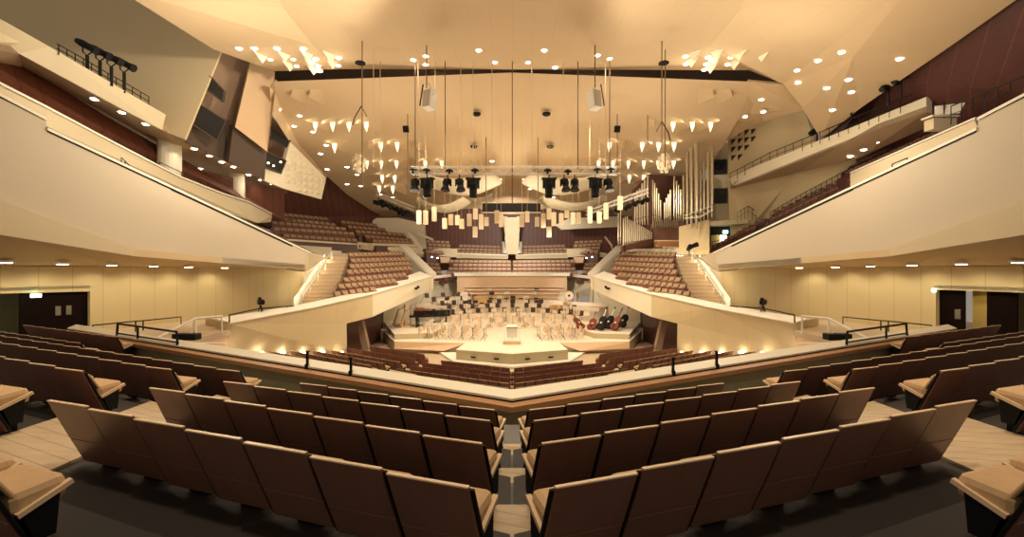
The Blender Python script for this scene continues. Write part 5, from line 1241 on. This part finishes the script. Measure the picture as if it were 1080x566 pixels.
mid = [(688.5, 190), (690.7, 193), (692.8, 198.5), (695, 204), (697, 211), (701, 214), (703, 209), (705.2, 205), (707.4, 200), (711.2, 186), (713.7, 191), (716, 195), (718.2, 200), (720.5, 205)]
for x, yt in mid: pipe(x, yt, 234, 2.0, 43)
for x, yt in ((672.3, 201), (675, 199), (677.5, 193.5), (680, 189), (683.3, 185), (670, 206)): pipe(x, yt, 237, 2.4, 43)
for i in range(15):
    t = i/14; pipe(657.5+t*29.5, 240-(math.sin(t*math.pi*.8)*.0)-(12 if i < 3 else 10)+(abs(t-.12)*16), 262-t*8, 1.8, 42+.5*t)
for x in (652.2, 654.6): pipe(x, 217, 258, 1.8, 44)
b = MB(); b.prism([P(668, 200, 45), P(684, 184, 45), P(724, 186, 45), P(745, 190, 45), P(750, 245, 45), P(718, 262, 45), P(668, 262, 45)], (0, .5, 0), 'shell2'); addp(b.build('case_back'))
b = MB(); b.prism([P(687.5, 236, 42.6), P(722, 234, 42.6), P(722, 240, 42.6), P(687.5, 242, 42.6)], (0, .6, 0), 'shell'); b.prism([P(683.5, 188, 42.9), P(687.5, 186, 42.9), P(687.5, 243, 42.9), P(683.5, 241, 42.9)], (0, .4, 0), 'shell2'); addp(b.build('wind_chest'))
b = MB(); b.prism([P(657, 259, 41.9), P(688, 252, 42.1), P(688, 258, 42.1), P(657, 265, 41.9)], (0, .7, 0), 'woodL'); addp(b.build('lower_chest'))
b = MB(); b.prism([P(690, 238, 42.4), P(716, 237, 42.4), P(716, 262, 42.4), P(690, 262, 42.4)], (0, .4, 0), 'shell'); addp(b.build('lower_case'))
b = MB(); b.tube([P(722, 230, 36.4), P(738, 229, 36.3), P(752, 221, 36.1)], .05, 'alu'); b.tube([P(722, 227, 36.4), P(752, 217, 36.1)], .035, 'alu'); addp(b.build('pipe_stay'))
b = MB()
for i in range(12): x = 689+i*2.3; b.lathe([(.06, 0), (.09, .3), (.06, .7)], 'steel', 6, P(x, 240, 42))
addp(b.build('trumpet_row'))
wallq('wall_organ_side', [P(716, 239, 39), P(748, 231, 38), P(748, 268, 37), P(716, 268, 38.5)], .3, 'olive', 'cream wall under the big organ pipes', (0, 1, 0))
root = empty('organ_console', P(704, 264, 40.5)); tag(root, 'low reddish organ console bench below the organ', 'organ console')
b = MB(); b.box((0, 0, .55), (2.1, .7, .5), 'ledge'); b.box((0, 0, .85), (2.2, .8, .1), 'trim'); b.build('console_body', root); b = MB(); b.box((0, -.8, .25), (1.3, .35, .08), 'trim'); b.box((-.5, -.8, .1), (.06, .3, .3), 'trim'); b.box((.5, -.8, .1), (.06, .3, .3), 'trim'); b.build('bench', root)
wallq('wall_block_top_right', [P(660, 262.5, 45.4), P(722, 261, 38.6), P(722, 272, 38.4), P(660, 266, 45.4)], .3, 'pale', 'pale wall along the top of the right side block', (0, 1, 0))
root = empty('stair_head_lamp', P(717, 272, 37.6)); tag(root, 'glowing wall lamp at the top row of the right side block', 'lamp'); b = MB(); b.box((0, 0, 0), (.5, .1, .4), 'lamp'); b.build('lens', root)
root = empty('stair_head_spotlight', P(727, 264, 36.8)); tag(root, 'black spotlight cluster on the post at the head of the right stairs', 'spotlight')
b = MB(); b.lathe([(.15, -.3), (.22, .3)], 'black', 10, (0, 0, .2), Matrix.Rotation(1.2, 3, 'X')); b.lathe([(.15, -.3), (.2, .3)], 'black', 10, (.4, 0, .4), Matrix.Rotation(1.2, 3, 'Y')); b.build('lamp_head', root); b = MB(); b.tube([(0, 0, -1), (0, 0, .3), (.4, 0, .4)], .04, 'black'); b.build('post', root)

# ================================================================== LIGHT
world = bpy.data.worlds.new('World'); S.world = world; world.use_nodes = True
bg = world.node_tree.nodes['Background']; bg.inputs['Color'].default_value = (1, .84, .66, 1); bg.inputs['Strength'].default_value = .3
def rig(name, loc, aim, e, size, col=(1, .87, .66), ang=60):
    light('SPOT', V(loc), e, size, col, ang, V(aim), name=name)
for x in (-7, 0, 7):
    rig('stage_wash', (x*.8, 29.8, 18.5), (x, 41, 1), 30000, .6, (1, .93, .82), 62)
for x in (-4, 4):
    rig('stage_wash', (x, 38, 15.5), (x, 46, 2), 15000, .6, (1, .93, .82), 80)
for sg in (-1, 1):
    rig('side_seat_wash', (sg*5, 33, 17), (sg*12, 39, 5), 3000, .5, ang=60)
    rig('upper_seat_wash', (sg*4, 44, 14.5), (sg*16, 52, 9), 2600, .5, ang=70)
    rig('face_wash', (sg*4, 16, 17.5), (sg*17, 22, 10), 1150, 1.0, ang=80)
    rig('house_light', (sg*5, 9, 18.2), (sg*7, 10, 5), 3300, .5, (1, .86, .64), 75)
    rig('stalls_light', (sg*6, 20, 17.8), (sg*8, 25, 1), 1800, .5, (1, .86, .64), 60)
rig('house_light', (0, 1, 18.2), (0, 6, 5), 3000, .5, (1, .86, .64), 70)
rig('rear_wash', (0, 50, 13), (0, 62, 7), 7000, .5, (1, .90, .76), ang=110)
for sg in (-1, 1): rig('flank_fill', (sg*3, 43, 12), (sg*8.5, 51, 3.5), 2500, .4, (1, .92, .80), ang=50)  # extra unseen spots lifting the dark flank walls
rig('gallery_fill', (-2, 17, 16.5), (-19, 25.6, 16), 7500, .6, ang=56); rig('gallery_fill', (2, 17, 16.5), (24, 36, 17), 3000, .6, ang=60); rig('texture_fill', (-13.5, 31, 12.0), (-16.5, 37, 15.2), 420, .3, ang=90); rig('pier_fill', (0, 52, 10.5), (0, 61, 8.5), 150, .3, ang=60)  # added spots without fixtures, brightening gallery wall, raised pyramids and pier
rig('organ_wash', (8, 40, 14), (21, 50, 11), 1800, .5, ang=60)
for x, y, z, e in ((-7, 30, 10, 1150), (7, 30, 10, 1150), (0, 42, 9.5, 1100), (-12, 20, 13, 950), (12, 20, 13, 950), (0, 12, 13, 800)):
    light('POINT', (x, y, z), e, 1.2, (1, .86, .64), name='bounce_fill')  # added mid-air points standing in for light bounced onto the ceiling

# ================================================================== CAMERA
cd = bpy.data.cameras.new('camera'); cam = bpy.data.objects.new('camera', cd); COL.objects.link(cam)
cam.location = (0, 0, H); cam.rotation_euler = (math.radians(90), 0, 0); cd.sensor_width = 36; cd.lens = F/1080*36; cd.clip_end = 300
S.camera = cam
S.view_settings.view_transform = 'Standard'; S.view_settings.look = 'None'; S.view_settings.gamma = 1; S.view_settings.use_curve_mapping = False
S.view_settings.exposure = 0.0
S.cycles.use_denoising = True; S.cycles.sample_clamp_indirect = 4; S.cycles.max_bounces = 8; S.cycles.diffuse_bounces = 5
S.cycles.use_light_tree = True; S.cycles.caustics_reflective = False
